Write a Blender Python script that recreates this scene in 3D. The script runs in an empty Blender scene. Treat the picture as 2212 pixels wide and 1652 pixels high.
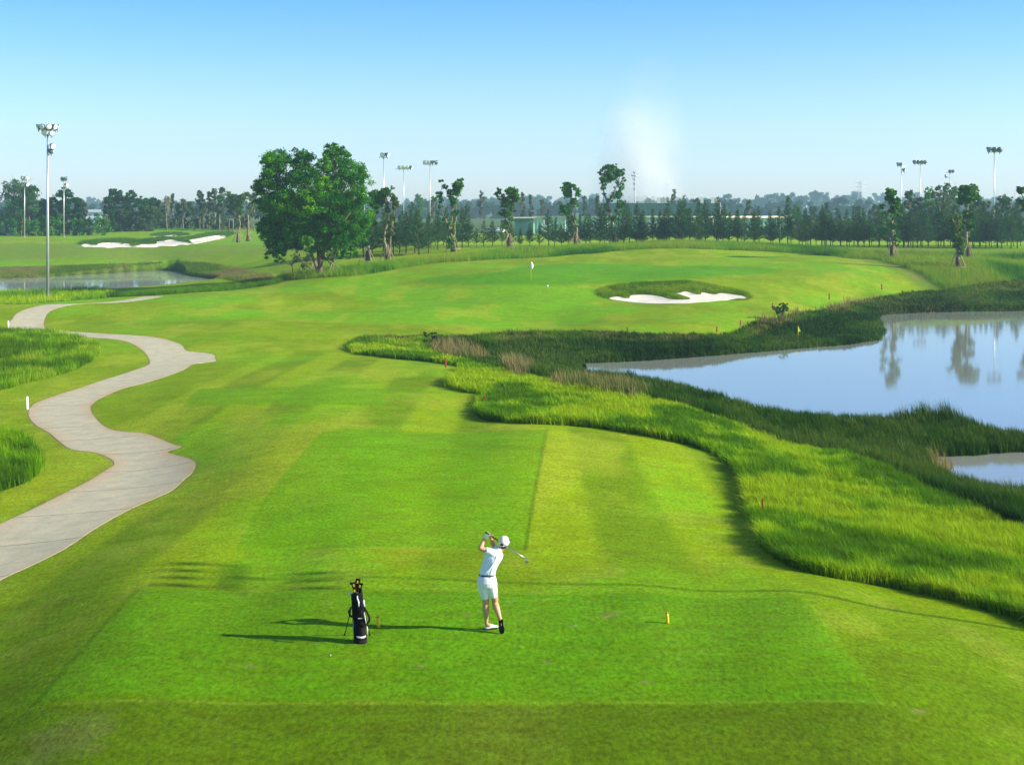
import bpy, bmesh, math, random
import numpy as np
from mathutils import Vector, Matrix
from mathutils.geometry import delaunay_2d_cdt
R = math.radians
rng = np.random.default_rng(7)
random.seed(7)
SC = bpy.context.scene
COL = SC.collection
# ------------------------------------------------------------------ camera figures
CAM_H, FPX, U0, V0 = 7.8, 3000.0, 1106.0, 450.0     # eye height, focal length and horizon in photo units
SUN_EL, SUN_AZ = R(23.5), R(8.0)
WATER = -2.8

# ------------------------------------------------------------------ materials
def new_mat(name):
    m = bpy.data.materials.new(name); m.use_nodes = True
    nt = m.node_tree
    for n in list(nt.nodes): nt.nodes.remove(n)
    out = nt.nodes.new('ShaderNodeOutputMaterial')
    return m, nt, out
def N(nt, t, **kw):
    n = nt.nodes.new(t)
    for k, v in kw.items():
        if k in n.inputs.keys(): n.inputs[k].default_value = v
        else: setattr(n, k, v)
    return n
def simple_mat(name, col, rough=0.6, metal=0.0, noise=0.12, nscale=8.0, bump=0.0, spec=0.4):
    m, nt, out = new_mat(name)
    p = N(nt, 'ShaderNodeBsdfPrincipled'); p.inputs['Roughness'].default_value = rough
    p.inputs['Metallic'].default_value = metal; p.inputs['Specular IOR Level'].default_value = spec
    tc = N(nt, 'ShaderNodeTexCoord'); nz = N(nt, 'ShaderNodeTexNoise'); nz.inputs['Scale'].default_value = nscale
    nz.inputs['Detail'].default_value = 5
    nt.links.new(tc.outputs['Object'], nz.inputs['Vector'])
    mr = N(nt, 'ShaderNodeMapRange'); mr.inputs[1].default_value = .3; mr.inputs[2].default_value = .7
    mr.inputs[3].default_value = 1 - noise; mr.inputs[4].default_value = 1 + noise
    nt.links.new(nz.outputs['Fac'], mr.inputs[0])
    mx = N(nt, 'ShaderNodeVectorMath', operation='SCALE'); mx.inputs[0].default_value = col[:3]
    nt.links.new(mr.outputs[0], mx.inputs['Scale']); nt.links.new(mx.outputs[0], p.inputs['Base Color'])
    if bump:
        b = N(nt, 'ShaderNodeBump'); b.inputs['Strength'].default_value = bump; b.inputs['Distance'].default_value = .02
        nt.links.new(nz.outputs['Fac'], b.inputs['Height']); nt.links.new(b.outputs[0], p.inputs['Normal'])
    nt.links.new(p.outputs[0], out.inputs[0])
    return m
def leaf_mat(name, col, trans=0.35, rough=0.55, tcol=None):
    """foliage: attribute 'v' holds each leaf's own tint"""
    m, nt, out = new_mat(name)
    at = N(nt, 'ShaderNodeAttribute', attribute_name='col')
    mx = N(nt, 'ShaderNodeVectorMath', operation='MULTIPLY'); mx.inputs[1].default_value = col[:3]
    nt.links.new(at.outputs['Color'], mx.inputs[0])
    d = N(nt, 'ShaderNodeBsdfPrincipled'); d.inputs['Roughness'].default_value = rough
    d.inputs['Specular IOR Level'].default_value = .06
    t = N(nt, 'ShaderNodeBsdfTranslucent')
    mt = N(nt, 'ShaderNodeVectorMath', operation='MULTIPLY'); mt.inputs[1].default_value = tcol or (1.5, 1.5, .6)
    nt.links.new(mx.outputs[0], mt.inputs[0]); nt.links.new(mx.outputs[0], d.inputs['Base Color'])
    nt.links.new(mt.outputs[0], t.inputs['Color'])
    mix = N(nt, 'ShaderNodeMixShader'); mix.inputs[0].default_value = trans
    nt.links.new(d.outputs[0], mix.inputs[1]); nt.links.new(t.outputs[0], mix.inputs[2]); nt.links.new(mix.outputs[0], out.inputs[0])
    return m

# ------------------------------------------------------------------ objects
def tag(o, label=None, cat=None, group=None, kind=None):
    if label: o['label'] = label
    if cat: o['category'] = cat
    if group: o['group'] = group
    if kind: o['kind'] = kind
    return o
def link(o, parent=None):
    COL.objects.link(o)
    if parent: o.parent = parent
    return o
def empty(name, loc, label, cat, group=None, rz=0):
    o = bpy.data.objects.new(name, None); link(o); o.location = loc; o.rotation_euler.z = rz
    o.empty_display_size = .3
    return tag(o, label, cat, group)
def fast_mesh(name, V, F, mat, parent=None, col=None, smooth=False, loc=None):
    """V (n,3), F (m,k) -> one mesh object"""
    me = bpy.data.meshes.new(name)
    V = np.ascontiguousarray(V, np.float32); F = np.ascontiguousarray(F, np.int32); m, k = F.shape
    me.vertices.add(len(V)); me.vertices.foreach_set('co', V.ravel())
    me.loops.add(m * k); me.loops.foreach_set('vertex_index', F.ravel())
    me.polygons.add(m); me.polygons.foreach_set('loop_start', np.arange(0, m * k, k, dtype=np.int32))
    me.polygons.foreach_set('use_smooth', np.full(m, smooth, bool))
    me.update(calc_edges=True)
    if col is not None:
        a = me.attributes.new('col', 'FLOAT_COLOR', 'POINT')
        c = np.ones((len(V), 4), np.float32); c[:, :3] = col; a.data.foreach_set('color', c.ravel())
    if mat: me.materials.append(mat)
    o = bpy.data.objects.new(name, me); link(o, parent)
    if loc is not None: o.location = loc
    return o
class MB:
    """collects simple shapes; build() links them as ONE mesh object"""
    def __init__(s): s.v = []; s.f = []
    def add(s, vs, fs):
        b = len(s.v); s.v += [tuple(p) for p in vs]; s.f += [tuple(b + i for i in f) for f in fs]
    def box(s, c, size, M=None):
        x, y, z = [a / 2 for a in size]
        vs = [Vector((sx * x, sy * y, sz * z)) for sz in (-1, 1) for sy in (-1, 1) for sx in (-1, 1)]
        if M is not None: vs = [M @ v for v in vs]
        c = Vector(c)
        s.add([v + c for v in vs], [(0, 2, 3, 1), (4, 5, 7, 6), (0, 1, 5, 4), (2, 6, 7, 3), (0, 4, 6, 2), (1, 3, 7, 5)])
    def loft(s, rings, cap=True):
        n = len(rings[0]); b = len(s.v)
        for r in rings: s.v += [tuple(p) for p in r]
        for i in range(len(rings) - 1):
            for j in range(n):
                a, c = b + i * n + j, b + i * n + (j + 1) % n
                s.f.append((a, c, c + n, a + n))
        if cap:
            s.f.append(tuple(b + j for j in range(n))[::-1]); s.f.append(tuple(b + (len(rings) - 1) * n + j for j in range(n)))
    def tube(s, pts, rad, n=8, round_ends=False):
        pts = [Vector(p) for p in pts]
        if not hasattr(rad, '__len__'): rad = [rad] * len(pts)
        rad = list(rad)
        if round_ends:
            d0 = (pts[0] - pts[1]).normalized(); d1 = (pts[-1] - pts[-2]).normalized()
            a = [(math.cos(t), math.sin(t)) for t in (R(15), R(45), R(70))]
            pre = [(pts[0] + d0 * rad[0] * sn, rad[0] * cs) for cs, sn in a][::-1]
            post = [(pts[-1] + d1 * rad[-1] * sn, rad[-1] * cs) for cs, sn in a]
            pts = [p for p, _ in pre] + pts + [p for p, _ in post]; rad = [r for _, r in pre] + rad + [r for _, r in post]
        rings = []; up = None
        for i, p in enumerate(pts):
            t = (pts[min(i + 1, len(pts) - 1)] - pts[max(i - 1, 0)]).normalized()
            if up is None:
                up = t.cross(Vector((0, 1, 0)) if abs(t.y) < .9 else Vector((1, 0, 0))).normalized()
            up = (up - t * up.dot(t)).normalized(); w = t.cross(up)
            rings.append([p + (up * math.cos(a) + w * math.sin(a)) * rad[i] for a in [2 * math.pi * k / n for k in range(n)]])
        s.loft(rings)
    def ell(s, c, r, M=None, n=12, m=8):
        c = Vector(c); rings = []
        for i in range(1, m):
            ph = math.pi * i / m
            ring = []
            for k in range(n):
                a = 2 * math.pi * k / n
                v = Vector((r[0] * math.sin(ph) * math.cos(a), r[1] * math.sin(ph) * math.sin(a), -r[2] * math.cos(ph)))
                if M is not None: v = M @ v
                ring.append(c + v)
            rings.append(ring)
        b = len(s.v); s.loft(rings, cap=False)
        bot = Vector((0, 0, -r[2])); top = Vector((0, 0, r[2]))
        if M is not None: bot, top = M @ bot, M @ top
        i0 = len(s.v); s.v += [tuple(c + bot), tuple(c + top)]
        L = b + (m - 2) * n
        for k in range(n):
            s.f.append((i0, b + (k + 1) % n, b + k)); s.f.append((i0 + 1, L + k, L + (k + 1) % n))
    def build(s, name, mat, parent=None, smooth=True, bevel=0, remesh=0, smooth_it=0, loc=None):
        me = bpy.data.meshes.new(name); me.from_pydata(s.v, [], s.f); me.update()
        o = bpy.data.objects.new(name, me); link(o, parent)
        if loc is not None: o.location = loc
        if bevel or remesh:
            if remesh:
                md = o.modifiers.new('r', 'REMESH'); md.mode = 'VOXEL'; md.voxel_size = remesh
                if smooth_it: ms = o.modifiers.new('s', 'SMOOTH'); ms.iterations = smooth_it; ms.factor = .5
            if bevel:
                mb = o.modifiers.new('b', 'BEVEL'); mb.width = bevel; mb.segments = 2
            dg = bpy.context.evaluated_depsgraph_get(); ev = o.evaluated_get(dg)
            m2 = bpy.data.meshes.new_from_object(ev); o.modifiers.clear(); o.data = m2; bpy.data.meshes.remove(me); me = m2; me.name = name
        me.materials.clear()
        if mat: me.materials.append(mat)
        me.polygons.foreach_set('use_smooth', np.full(len(me.polygons), smooth, bool)); me.update()
        return o
def copy_tree(o, parent=None):
    c = o.copy(); COL.objects.link(c); c.parent = parent
    for ch in list(o.children): copy_tree(ch, c)
    return c

# ------------------------------------------------------------------ 2-D noise, polygons
def hash2(ix, iy, s):
    h = (ix.astype(np.int64) * 374761393 + iy.astype(np.int64) * 668265263 + s * 1442695041) & 0x7fffffff
    h = ((h ^ (h >> 13)) * 1274126177) & 0x7fffffff
    return ((h ^ (h >> 16)) & 0xffffff) / float(0xffffff)
def vnoise(x, y, s=0):
    ix, iy = np.floor(x), np.floor(y); fx, fy = x - ix, y - iy
    fx = fx * fx * (3 - 2 * fx); fy = fy * fy * (3 - 2 * fy)
    a, b = hash2(ix, iy, s), hash2(ix + 1, iy, s); c, d = hash2(ix, iy + 1, s), hash2(ix + 1, iy + 1, s)
    return (a * (1 - fx) + b * fx) * (1 - fy) + (c * (1 - fx) + d * fx) * fy
def fbm(x, y, s=0, o=4):
    t = 0; a = .5; n = 0
    for k in range(o):
        t = t + a * vnoise(x * 2 ** k, y * 2 ** k, s + k); n += a; a *= .5
    return t / n
def sstep(a, b, x):
    t = np.clip((x - a) / (b - a), 0, 1); return t * t * (3 - 2 * t)
def catmull(P, n=5, closed=True):
    P = [np.array(p, float) for p in P]; out = []; L = len(P)
    for i in range(L if closed else L - 1):
        if closed: p0, p1, p2, p3 = P[i - 1], P[i], P[(i + 1) % L], P[(i + 2) % L]
        else: p0, p1, p2, p3 = P[max(i - 1, 0)], P[i], P[i + 1], P[min(i + 2, L - 1)]
        for k in range(n):
            t = k / n
            out.append(.5 * (2 * p1 + (p2 - p0) * t + (2 * p0 - 5 * p1 + 4 * p2 - p3) * t * t + (3 * p1 - p0 - 3 * p2 + p3) * t ** 3))
    if not closed: out.append(P[-1])
    return np.array(out)
def sdf(poly, X, Y, pad=6.0):
    """signed distance in metres, negative inside; +pad away from the polygon"""
    shp = X.shape; X = X.ravel(); Y = Y.ravel()
    out = np.full(X.shape, pad, float)
    lo, hi = poly.min(0) - pad, poly.max(0) + pad
    idx = np.where((X > lo[0]) & (X < hi[0]) & (Y > lo[1]) & (Y < hi[1]))[0]
    for c0 in range(0, len(idx), 60000):
        ii = idx[c0:c0 + 60000]; x, y = X[ii], Y[ii]
        d = np.full(len(ii), 1e18); ins = np.zeros(len(ii), bool)
        L = len(poly)
        for k in range(L):
            ax, ay = poly[k]; bx, by = poly[(k + 1) % L]
            ex, ey = bx - ax, by - ay; l2 = ex * ex + ey * ey + 1e-12
            t = np.clip(((x - ax) * ex + (y - ay) * ey) / l2, 0, 1)
            d = np.minimum(d, (x - ax - t * ex) ** 2 + (y - ay - t * ey) ** 2)
            if ay != by:
                c = ((ay > y) != (by > y)) & (x < ex * (y - ay) / (ey if ey else 1e-12) + ax)
                ins ^= c
        d = np.sqrt(d); out[ii] = np.where(ins, -d, np.minimum(d, pad))
    return out.reshape(shp)

# ------------------------------------------------------------------ terrain heights (surveyed from the photo)
CP = [(0,1652,-.2),(600,1652,-.05),(1100,1652,-.05),(1700,1652,-.05),(2212,1652,-.35),(-400,1652,-.6),(2700,1652,-.9),
(0,1400,-.5),(120,1500,-.03),(300,1280,-.05),(1910,1520,0),(1740,1290,0),(1000,1400,0),(1000,1520,0),(1000,1285,0),(500,1400,0),(1500,1400,0),(1400,1285,0),(650,1285,-.02),
(2212,1480,-.4),(2212,1400,-.55),(2050,1400,-.25),(1000,1232,-.2),(600,1232,-.35),(1500,1240,-.3),(1900,1262,-.7),(2212,1340,-.8),
(-300,1300,-1.2),(0,1200,-1.2),(0,1130,-1.25),(130,1150,-1.1),(520,1180,-.38),(1130,1180,-.3),(1175,935,-.3),(700,935,-.32),(900,1050,-.3),(450,1090,-.65),(560,1000,-.4),(1300,1050,-.5),(1450,1150,-.6),(1250,940,-.55),
(200,1040,-1.3),(330,1000,-1.3),(130,900,-1.6),(300,960,-1.3),(250,820,-1.8),(400,770,-1.8),(200,715,-1.8),(50,690,-1.8),(250,650,-1.55),(340,640,-1.3),
(0,1000,-1.5),(0,900,-1.7),(0,780,-1.8),(-300,1000,-1.5),(-300,800,-1.7),(600,855,-.9),(800,855,-.9),(400,860,-1.2),(950,880,-.95),(1030,900,-1),(700,780,-1.6),(550,750,-1.7),(900,830,-1.2),
(700,700,-1.85),(1000,705,-1.85),(400,690,-1.7),(1300,715,-1.9),(1550,714,-1.9),(1700,680,-1.75),(1900,640,-1.4),(2040,623,-1.1),(200,680,-1.75),
(1000,650,-1.2),(1300,665,-1.4),(1450,672,-1.45),(1600,660,-1.35),(700,650,-1.3),(500,650,-1.25),(1200,680,-1.75),
(1450,657,-1.35),(1320,646,-1.2),(1610,647,-1.15),(1400,614,-.2),(1550,619,-.3),(1480,611,-.1),(1630,636,-.8),(1280,630,-.75),(1400,637,-1.05),(1540,634,-.9),(1700,640,-1.1),(1800,620,-.7),
(1147,607,0),(1000,602,-.05),(1250,604,-.02),(1400,592,.3),(1550,590,.4),(1700,600,.05),(1100,580,.45),(1300,570,.85),(1500,560,1.2),(1450,547,1.6),(1650,560,1.1),(1200,560,1.05),(1000,572,.6),(850,600,-.25),(1850,590,.35),(1900,572,.65),(1700,550,1.35),(2000,600,-.2),
(1450,533,2.0),(1200,542,1.5),(1700,540,1.6),(1000,556,1.0),(850,575,.3),(720,598,-.3),(690,598,-.3),(840,568,.3),(780,572,.1),
(0,642,-1.6),(240,634,-1.6),(600,606,-.9),(430,618,-1.3),(350,623,-2.1),(240,628,-2.3),(0,630,-2.4),(0,595,-2.4),(200,584,-2.3),(373,578,-2.2),(0,560,-1),(200,555,-.5),(400,550,-.3),(520,572,-1.2),(480,590,-2.0),(570,590,-1.1),(620,570,-.4),
(200,532,.4),(350,526,.6),(480,512,1),(250,517,.9),(400,502,1.7),(500,500,1.5),(380,490,2.6),(560,487,3),(200,500,1.6),(0,512,1),(100,512,1),(560,540,.3),(700,540,.7),(-250,560,-1),(-250,600,-2.3),(-250,512,1),(-250,650,-1.6),
(1925,560,.8),(2068,582,.2),(2088,558,.8),(2212,560,.6),(2212,600,-.6),(2100,620,-1.0),(2000,650,-2.4),(2212,660,-2.4),(2500,600,-.6),(2500,660,-2.4),(2212,545,1.0),
(1270,922,-.8),(1330,850,-1.4),(1620,1090,-.9),(1900,1010,-1.5),(2130,1110,-1.4),(2212,1150,-1.4),(1140,812,-1.7),(1040,870,-1.1),(760,750,-1.85),(960,790,-1.65),(1480,955,-.9),(1500,885,-1.45),(1750,1080,-1.1),(2000,1200,-1.0),(2600,1350,-1.2),(2600,1150,-1.5),
(1100,770,-2.65),(1300,832,-2.75),(1700,960,-2.75),(2000,1040,-2.75),(2212,1085,-2.75),(1250,760,-2.7),(1600,745,-2.7),(1750,725,-2.7),(1900,690,-2.7),(1850,660,-2.5),(1000,765,-2.4),(1500,890,-2.75),(2600,1050,-2.75),(2600,800,-2.75),(2000,850,-2.75),(1600,800,-2.75)]
CW = []
for u, v, z in CP:
    y = FPX * (CAM_H - z) / (v - V0); CW.append(((u - U0) / FPX * y, y, z))
for y, z in ((237, 1.3), (262, 1.0), (300, 1.0), (360, 1.0)):
    for x in (-20, 20, 60, 110, 160): CW.append((x, y, z))
for y in (470, 600, 1000, 2600):
    for t in (-.7, -.35, 0, .35, .7): CW.append((t * y, y, 1.0))
for x, y, z in ((-8, 12, -.6), (0, 12, -.2), (8, 12, -.6), (-14, 6, -1), (14, 6, -1), (0, 5, -.3), (-60, 20, -1.4), (60, 20, -1.4), (80, 60, -1.5), (-80, 60, -1.5), (-60, 395, 1.2), (-130, 395, 1.2)): CW.append((x, y, z))
CW = np.array(CW)
def warp(X, Y): return np.stack([X / Y * 3.2, np.log(Y) * 1.15], -1)
CQ = warp(CW[:, 0], CW[:, 1]); MQC = .09
def kern(d2): return np.sqrt(d2 + MQC ** 2)
_d2 = ((CQ[:, None] - CQ[None]) ** 2).sum(-1)
_A = np.zeros((len(CQ) + 1,) * 2); _A[:-1, :-1] = kern(_d2) - np.eye(len(CQ)) * .012; _A[-1, :-1] = 1; _A[:-1, -1] = 1
_W = np.linalg.solve(_A, np.append(CW[:, 2], 0))
def base_h(X, Y):
    X = np.asarray(X, float); Y = np.asarray(Y, float); shp = X.shape; X = X.ravel(); Y = np.maximum(Y.ravel(), 2.0)
    out = np.empty(len(X))
    for i in range(0, len(X), 20000):
        q = warp(X[i:i + 20000], Y[i:i + 20000])
        d2 = (q[:, :1] - CQ[:, 0]) ** 2 + (q[:, 1:] - CQ[:, 1]) ** 2
        out[i:i + 20000] = kern(d2) @ _W[:-1] + _W[-1]
    return out.reshape(shp)
_ys = np.exp(np.linspace(math.log(6), math.log(2400), 1500))
def ground_pt(u, v, hf=None):
    """where the sight line through photo point (u, v) meets the ground"""
    hf = hf or base_h
    X = (u - U0) / FPX * _ys; zr = CAM_H - (v - V0) / FPX * _ys; d = zr - hf(X, _ys)
    k = np.where(d < 0)[0]
    if len(k) == 0: y = 2000.0
    else:
        k = max(k[0], 1); t = d[k - 1] / (d[k - 1] - d[k] + 1e-9); y = _ys[k - 1] + t * (_ys[k] - _ys[k - 1])
    return ((u - U0) / FPX * y, y)
def plane_pt(u, v, z):
    y = FPX * (CAM_H - z) / (v - V0); return ((u - U0) / FPX * y, y)
def gpoly(P, n=4, closed=True):
    C = catmull(P, n, closed); return np.array([ground_pt(u, v) for u, v in C])

# ------------------------------------------------------------------ outlines
PATH_PX = [(0,1132),(70,1100),(130,1070),(190,1040),(235,1012),(247,1003),(240,992),(207,978),(156,971),(129,954),(105,934),(80,920),(64,903),(62,888),(73,873),(102,861),(136,849),(175,837),(219,821),(268,805),(314,788),(324,778),(317,761),(292,743),(263,733),(214,727),(170,722),(107,710),(24,703),(18,696),(29,683),(49,674),(97,665),(170,657),(231,650.6),(292,642),(307,638),
(353,637),(317,644),(268,652),(195,660),(136,669),(107,676),(96,686),(95,694),(102,703),(146,708),(207,714),(280,721),(341,728.5),(380,737),(395,744),(405.5,754),(458,758.5),(464,769),(463,776),(419,783),(399,795.5),(365,809),(317,825),(268,838),(219,859),(202,870),(195,879.5),(200,895),(217,915),(240,928),(275,933),(317,937),(348,949),(377.5,961),(391,966),(361,976),(390,985.5),(414,993),(422.6,1002.5),(414,1022),(402,1032),(370,1060),(330,1078),(270,1105),(200,1145),(140,1185),(60,1225),(0,1253),(-160,1345),(-420,1480),(-420,1350),(-160,1208)]
P_path = gpoly(PATH_PX, 3)
SAND_PX = [(1315.6,644.5),(1333,639.7),(1348,643),(1359,643),(1363.5,637),(1389.5,635.5),(1410,636.5),(1427,640),(1441.5,645.5),(1456,648),(1472.6,648.6),(1489,648),(1490,644.4),(1481,641),(1468.5,634),(1460,631),(1469.5,630),(1476.8,626),(1485,626.8),(1495.5,631.3),(1503.8,634.5),(1514,635),(1515,629.3),(1522.5,629.3),(1533,632.6),(1545.4,635),(1551.6,633),(1555.8,631),(1566,631.4),(1589,636.5),(1605.7,640.3),(1610,646),(1576.5,648.6),(1535,651.7),(1489,654.8),(1441.5,656),(1389.5,654.4),(1348,650)]
def c1(x, y): return (x / 3.832, 229.9 + y / 3.832)
SANDL = [[c1(*p) for p in [(700,1135),(760,1143),(805,1145),(820,1130),(900,1125),(960,1125),(1040,1132),(1072,1135),(1080,1152),(1150,1148),(1175,1138),(1290,1138),(1300,1115),(1360,1110),(1420,1100),(1470,1113),(1530,1122),(1590,1125),(1565,1105),(1640,1092),(1700,1080),(1780,1068),(1850,1066),(1870,1080),(1780,1102),(1640,1130),(1480,1145),(1280,1158),(1080,1164),(700,1162)]],
         [c1(*p) for p in [(1268,1074),(1340,1070),(1450,1062),(1455,1072),(1380,1080),(1290,1080)]]]
P_sand = gpoly(SAND_PX, 3); P_sandl = [gpoly(s, 2) for s in SANDL]
P_lip = gpoly([(1290,632),(1300,625),(1330,619),(1380,614),(1440,611),(1480,609.5),(1530,613),(1575,621),(1605,630),(1620,641),(1612,649),(1576,649),(1540,645),(1480,652),(1440,650),(1400,642),(1360,645),(1340,644),(1312,646)], 3)
P_lipl = [gpoly([c1(*p) for p in [(640,1140),(700,1120),(820,1105),(960,1097),(1100,1100),(1180,1105),(1290,1090),(1330,1080),(1440,1085),(1540,1085),(1640,1065),(1760,1045),(1900,1040),(1945,1050),(1900,1075),(1870,1082),(1780,1080),(1600,1120),(1500,1130),(1300,1140),(1090,1150),(1070,1140),(900,1130),(800,1145),(700,1150)]], 2),
          gpoly([c1(*p) for p in [(1240,1070),(1300,1052),(1400,1046),(1500,1048),(1570,1058),(1540,1068),(1455,1070),(1400,1068),(1290,1074)]], 2)]
STRIP_IN = [(752,748),(768,758),(800,763),(880,776),(955,789),(1000,799),(985,812),(962,826),(975,838),(1010,848),(1050,853),(1040,870),(1033,888),(1045,906),(1100,913),(1180,917),(1270,922),(1360,935),(1440,950),(1500,965),(1560,992),(1600,1040),(1615,1090),(1632,1150),(1660,1192),(1720,1227),(1800,1248),(1900,1264),(1990,1282),(2080,1303),(2160,1326),(2212,1342),(2400,1420),(2700,1560)]
STRIP_OUT = [(2700,1330),(2400,1225),(2212,1158),(2130,1118),(2000,1066),(1900,1018),(1830,992),(1740,980),(1640,950),(1550,912),(1480,888),(1400,872),(1330,858),(1240,838),(1140,819),(1060,803),(1000,787),(965,770),(935,752),(940,741),(870,739),(790,735),(757,741)]
P_strip = gpoly(STRIP_IN + STRIP_OUT, 3)
BASIN_TOP = [(757,741),(790,733),(870,734),(1000,737),(1150,728),(1300,726),(1420,731),(1520,731),(1600,720),(1640,702),(1700,692),(1800,668),(1900,648),(1980,634),(2050,626),(2130,612),(2212,608),(2700,600)]
P_basin = np.vstack([gpoly(BASIN_TOP, 3, False), gpoly(STRIP_OUT[:-2], 3, False)])
P_band = gpoly(BASIN_TOP + [(2700,618),(2212,628),(2050,640),(1900,664),(1780,690),(1660,722),(1600,738),(1500,746),(1380,744),(1250,742),(1100,748),(950,752),(870,750),(790,745)], 3)
zt = WATER + .5
W1 = [plane_pt(u, v, WATER) for u, v in [(2700,668),(2212,672),(2050,674),(1900,681),(1903,700),(1898,735),(1740,752),(1560,767),(1400,779),(1290,784),(1252,788)]] + \
     [plane_pt(u, v, zt) for u, v in [(1262,797),(1310,801),(1400,812),(1490,830),(1560,850),(1640,874),(1720,886),(1800,891),(1930,899),(2040,902),(2110,912),(2212,928),(2400,934),(2700,940)]]
P_water = catmull(W1, 2)
W2 = [plane_pt(u, v, WATER) for u, v in [(2700,990),(2400,980),(2212,976),(2110,984),(2040,986),(2018,992)]] + [plane_pt(u, v, zt) for u, v in [(2026,1012),(2060,1032),(2120,1050),(2212,1066),(2400,1080),(2700,1095)]]
P_water2 = catmull(W2, 2)
W3 = [plane_pt(u, v, WATER) for u, v in [(-400,610),(0,603),(110,598),(224,591),(373,583.5),(400,594),(440,600),(475,606)]] + [plane_pt(u, v, WATER + .15) for u, v in [(440,610),(391,615),(326,622),(230,630),(100,636),(0,640),(-400,642)]]
P_water3 = catmull(W3, 2)
P_mead = [gpoly([(-200,690),(0,703),(100,708),(165,722),(206,743),(212,758),(195,776),(150,799),(100,815),(40,830),(0,842),(-200,880)], 3),
          gpoly([(-200,930),(0,948),(40,955),(75,985),(85,1010),(62,1037),(0,1062),(-200,1120)], 3),
          gpoly([(-300,632),(0,633),(120,631),(230,629),(240,636),(200,643),(100,650),(0,658),(-300,675)], 3)]
P_dark = gpoly([(240,632),(330,628),(430,620),(520,613),(600,605),(600,611),(520,619),(430,627),(330,634),(245,637)], 3)
P_back = gpoly([(600,606),(720,601),(800,596),(880,582),(960,569),(1080,559),(1200,553),(1330,544),(1450,540),(1600,541),(1750,548),(1880,560),(1960,580),(2010,600),(2050,624),(2130,610),(2212,607),(2500,598),(2500,553),(2212,553),(2000,551),(1880,548),(1700,534),(1560,528),(1400,529),(1200,540),(1080,545),(960,556),(850,570),(760,585),(640,598)], 2)
P_bank = gpoly([(-300,575),(0,578),(200,572),(400,566),(480,574),(560,590),(590,604),(500,608),(470,606),(430,600),(373,584),(224,592),(0,604),(-300,615)], 3)
P_tee = [gpoly(p, 1) for p in ([(75,1522),(300,1272),(1735,1290),(1915,1530)], [(505,1190),(560,1090),(700,930),(1182,928),(1165,1010),(1150,1090),(1134,1188)], [(395,880),(430,840),(700,838),(832,840),(830,880)])]
P_green = gpoly([(900,607),(960,600),(1080,596),(1130,583),(1200,573),(1400,572),(1560,574),(1690,582),(1640,592),(1560,600),(1500,605),(1440,607),(1380,611),(1250,617),(1100,616),(980,613)], 3)
P_greenl = gpoly([(330,490),(420,487),(520,489),(500,497),(400,500),(340,497)], 3)

def full_h(X, Y, S=None):
    z = base_h(X, Y)
    und = sstep(70, 100, Y) * (1 - sstep(185, 230, Y)) * .5 * (fbm(X / 20, Y / 12, 31, 2) - .5) * 2
    z = z + und
    S = S or {}
    g = lambda k, P, pad=6.0: S[k] if k in S else sdf(P, X, Y, pad)
    wd = np.minimum(np.minimum(g('w1', P_water), g('w2', P_water2)), g('w3', P_water3))
    z = np.maximum(z, WATER + .05 + .05 * fbm(X / 2, Y / 2, 5))
    z = z - sstep(.1, -2.0, wd) * 1.2 - sstep(.6, .0, wd) * np.maximum(z - WATER + .05, 0)
    z = z - .16 * sstep(.5, -.5, g('sand', P_sand)) - .25 * np.maximum(sstep(.5, -.5, g('sl0', P_sandl[0])), sstep(.5, -.5, g('sl1', P_sandl[1])))
    z = z - .07 * sstep(-.12, -.4, g('path', P_path))
    z = z + .012 * sstep(.08, -.08, g('t0', P_tee[0])) - .022 * sstep(.05, -.05, g('t1', P_tee[1])) * sstep(-9, -1, X) + .012 * sstep(.15, -.15, g('t2', P_tee[2]))
    return z
def gz(x, y): return float(full_h(np.array([x], float), np.array([y], float))[0])
def spot(u, v):
    x, y = ground_pt(u, v); return Vector((x, y, gz(x, y)))
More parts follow.
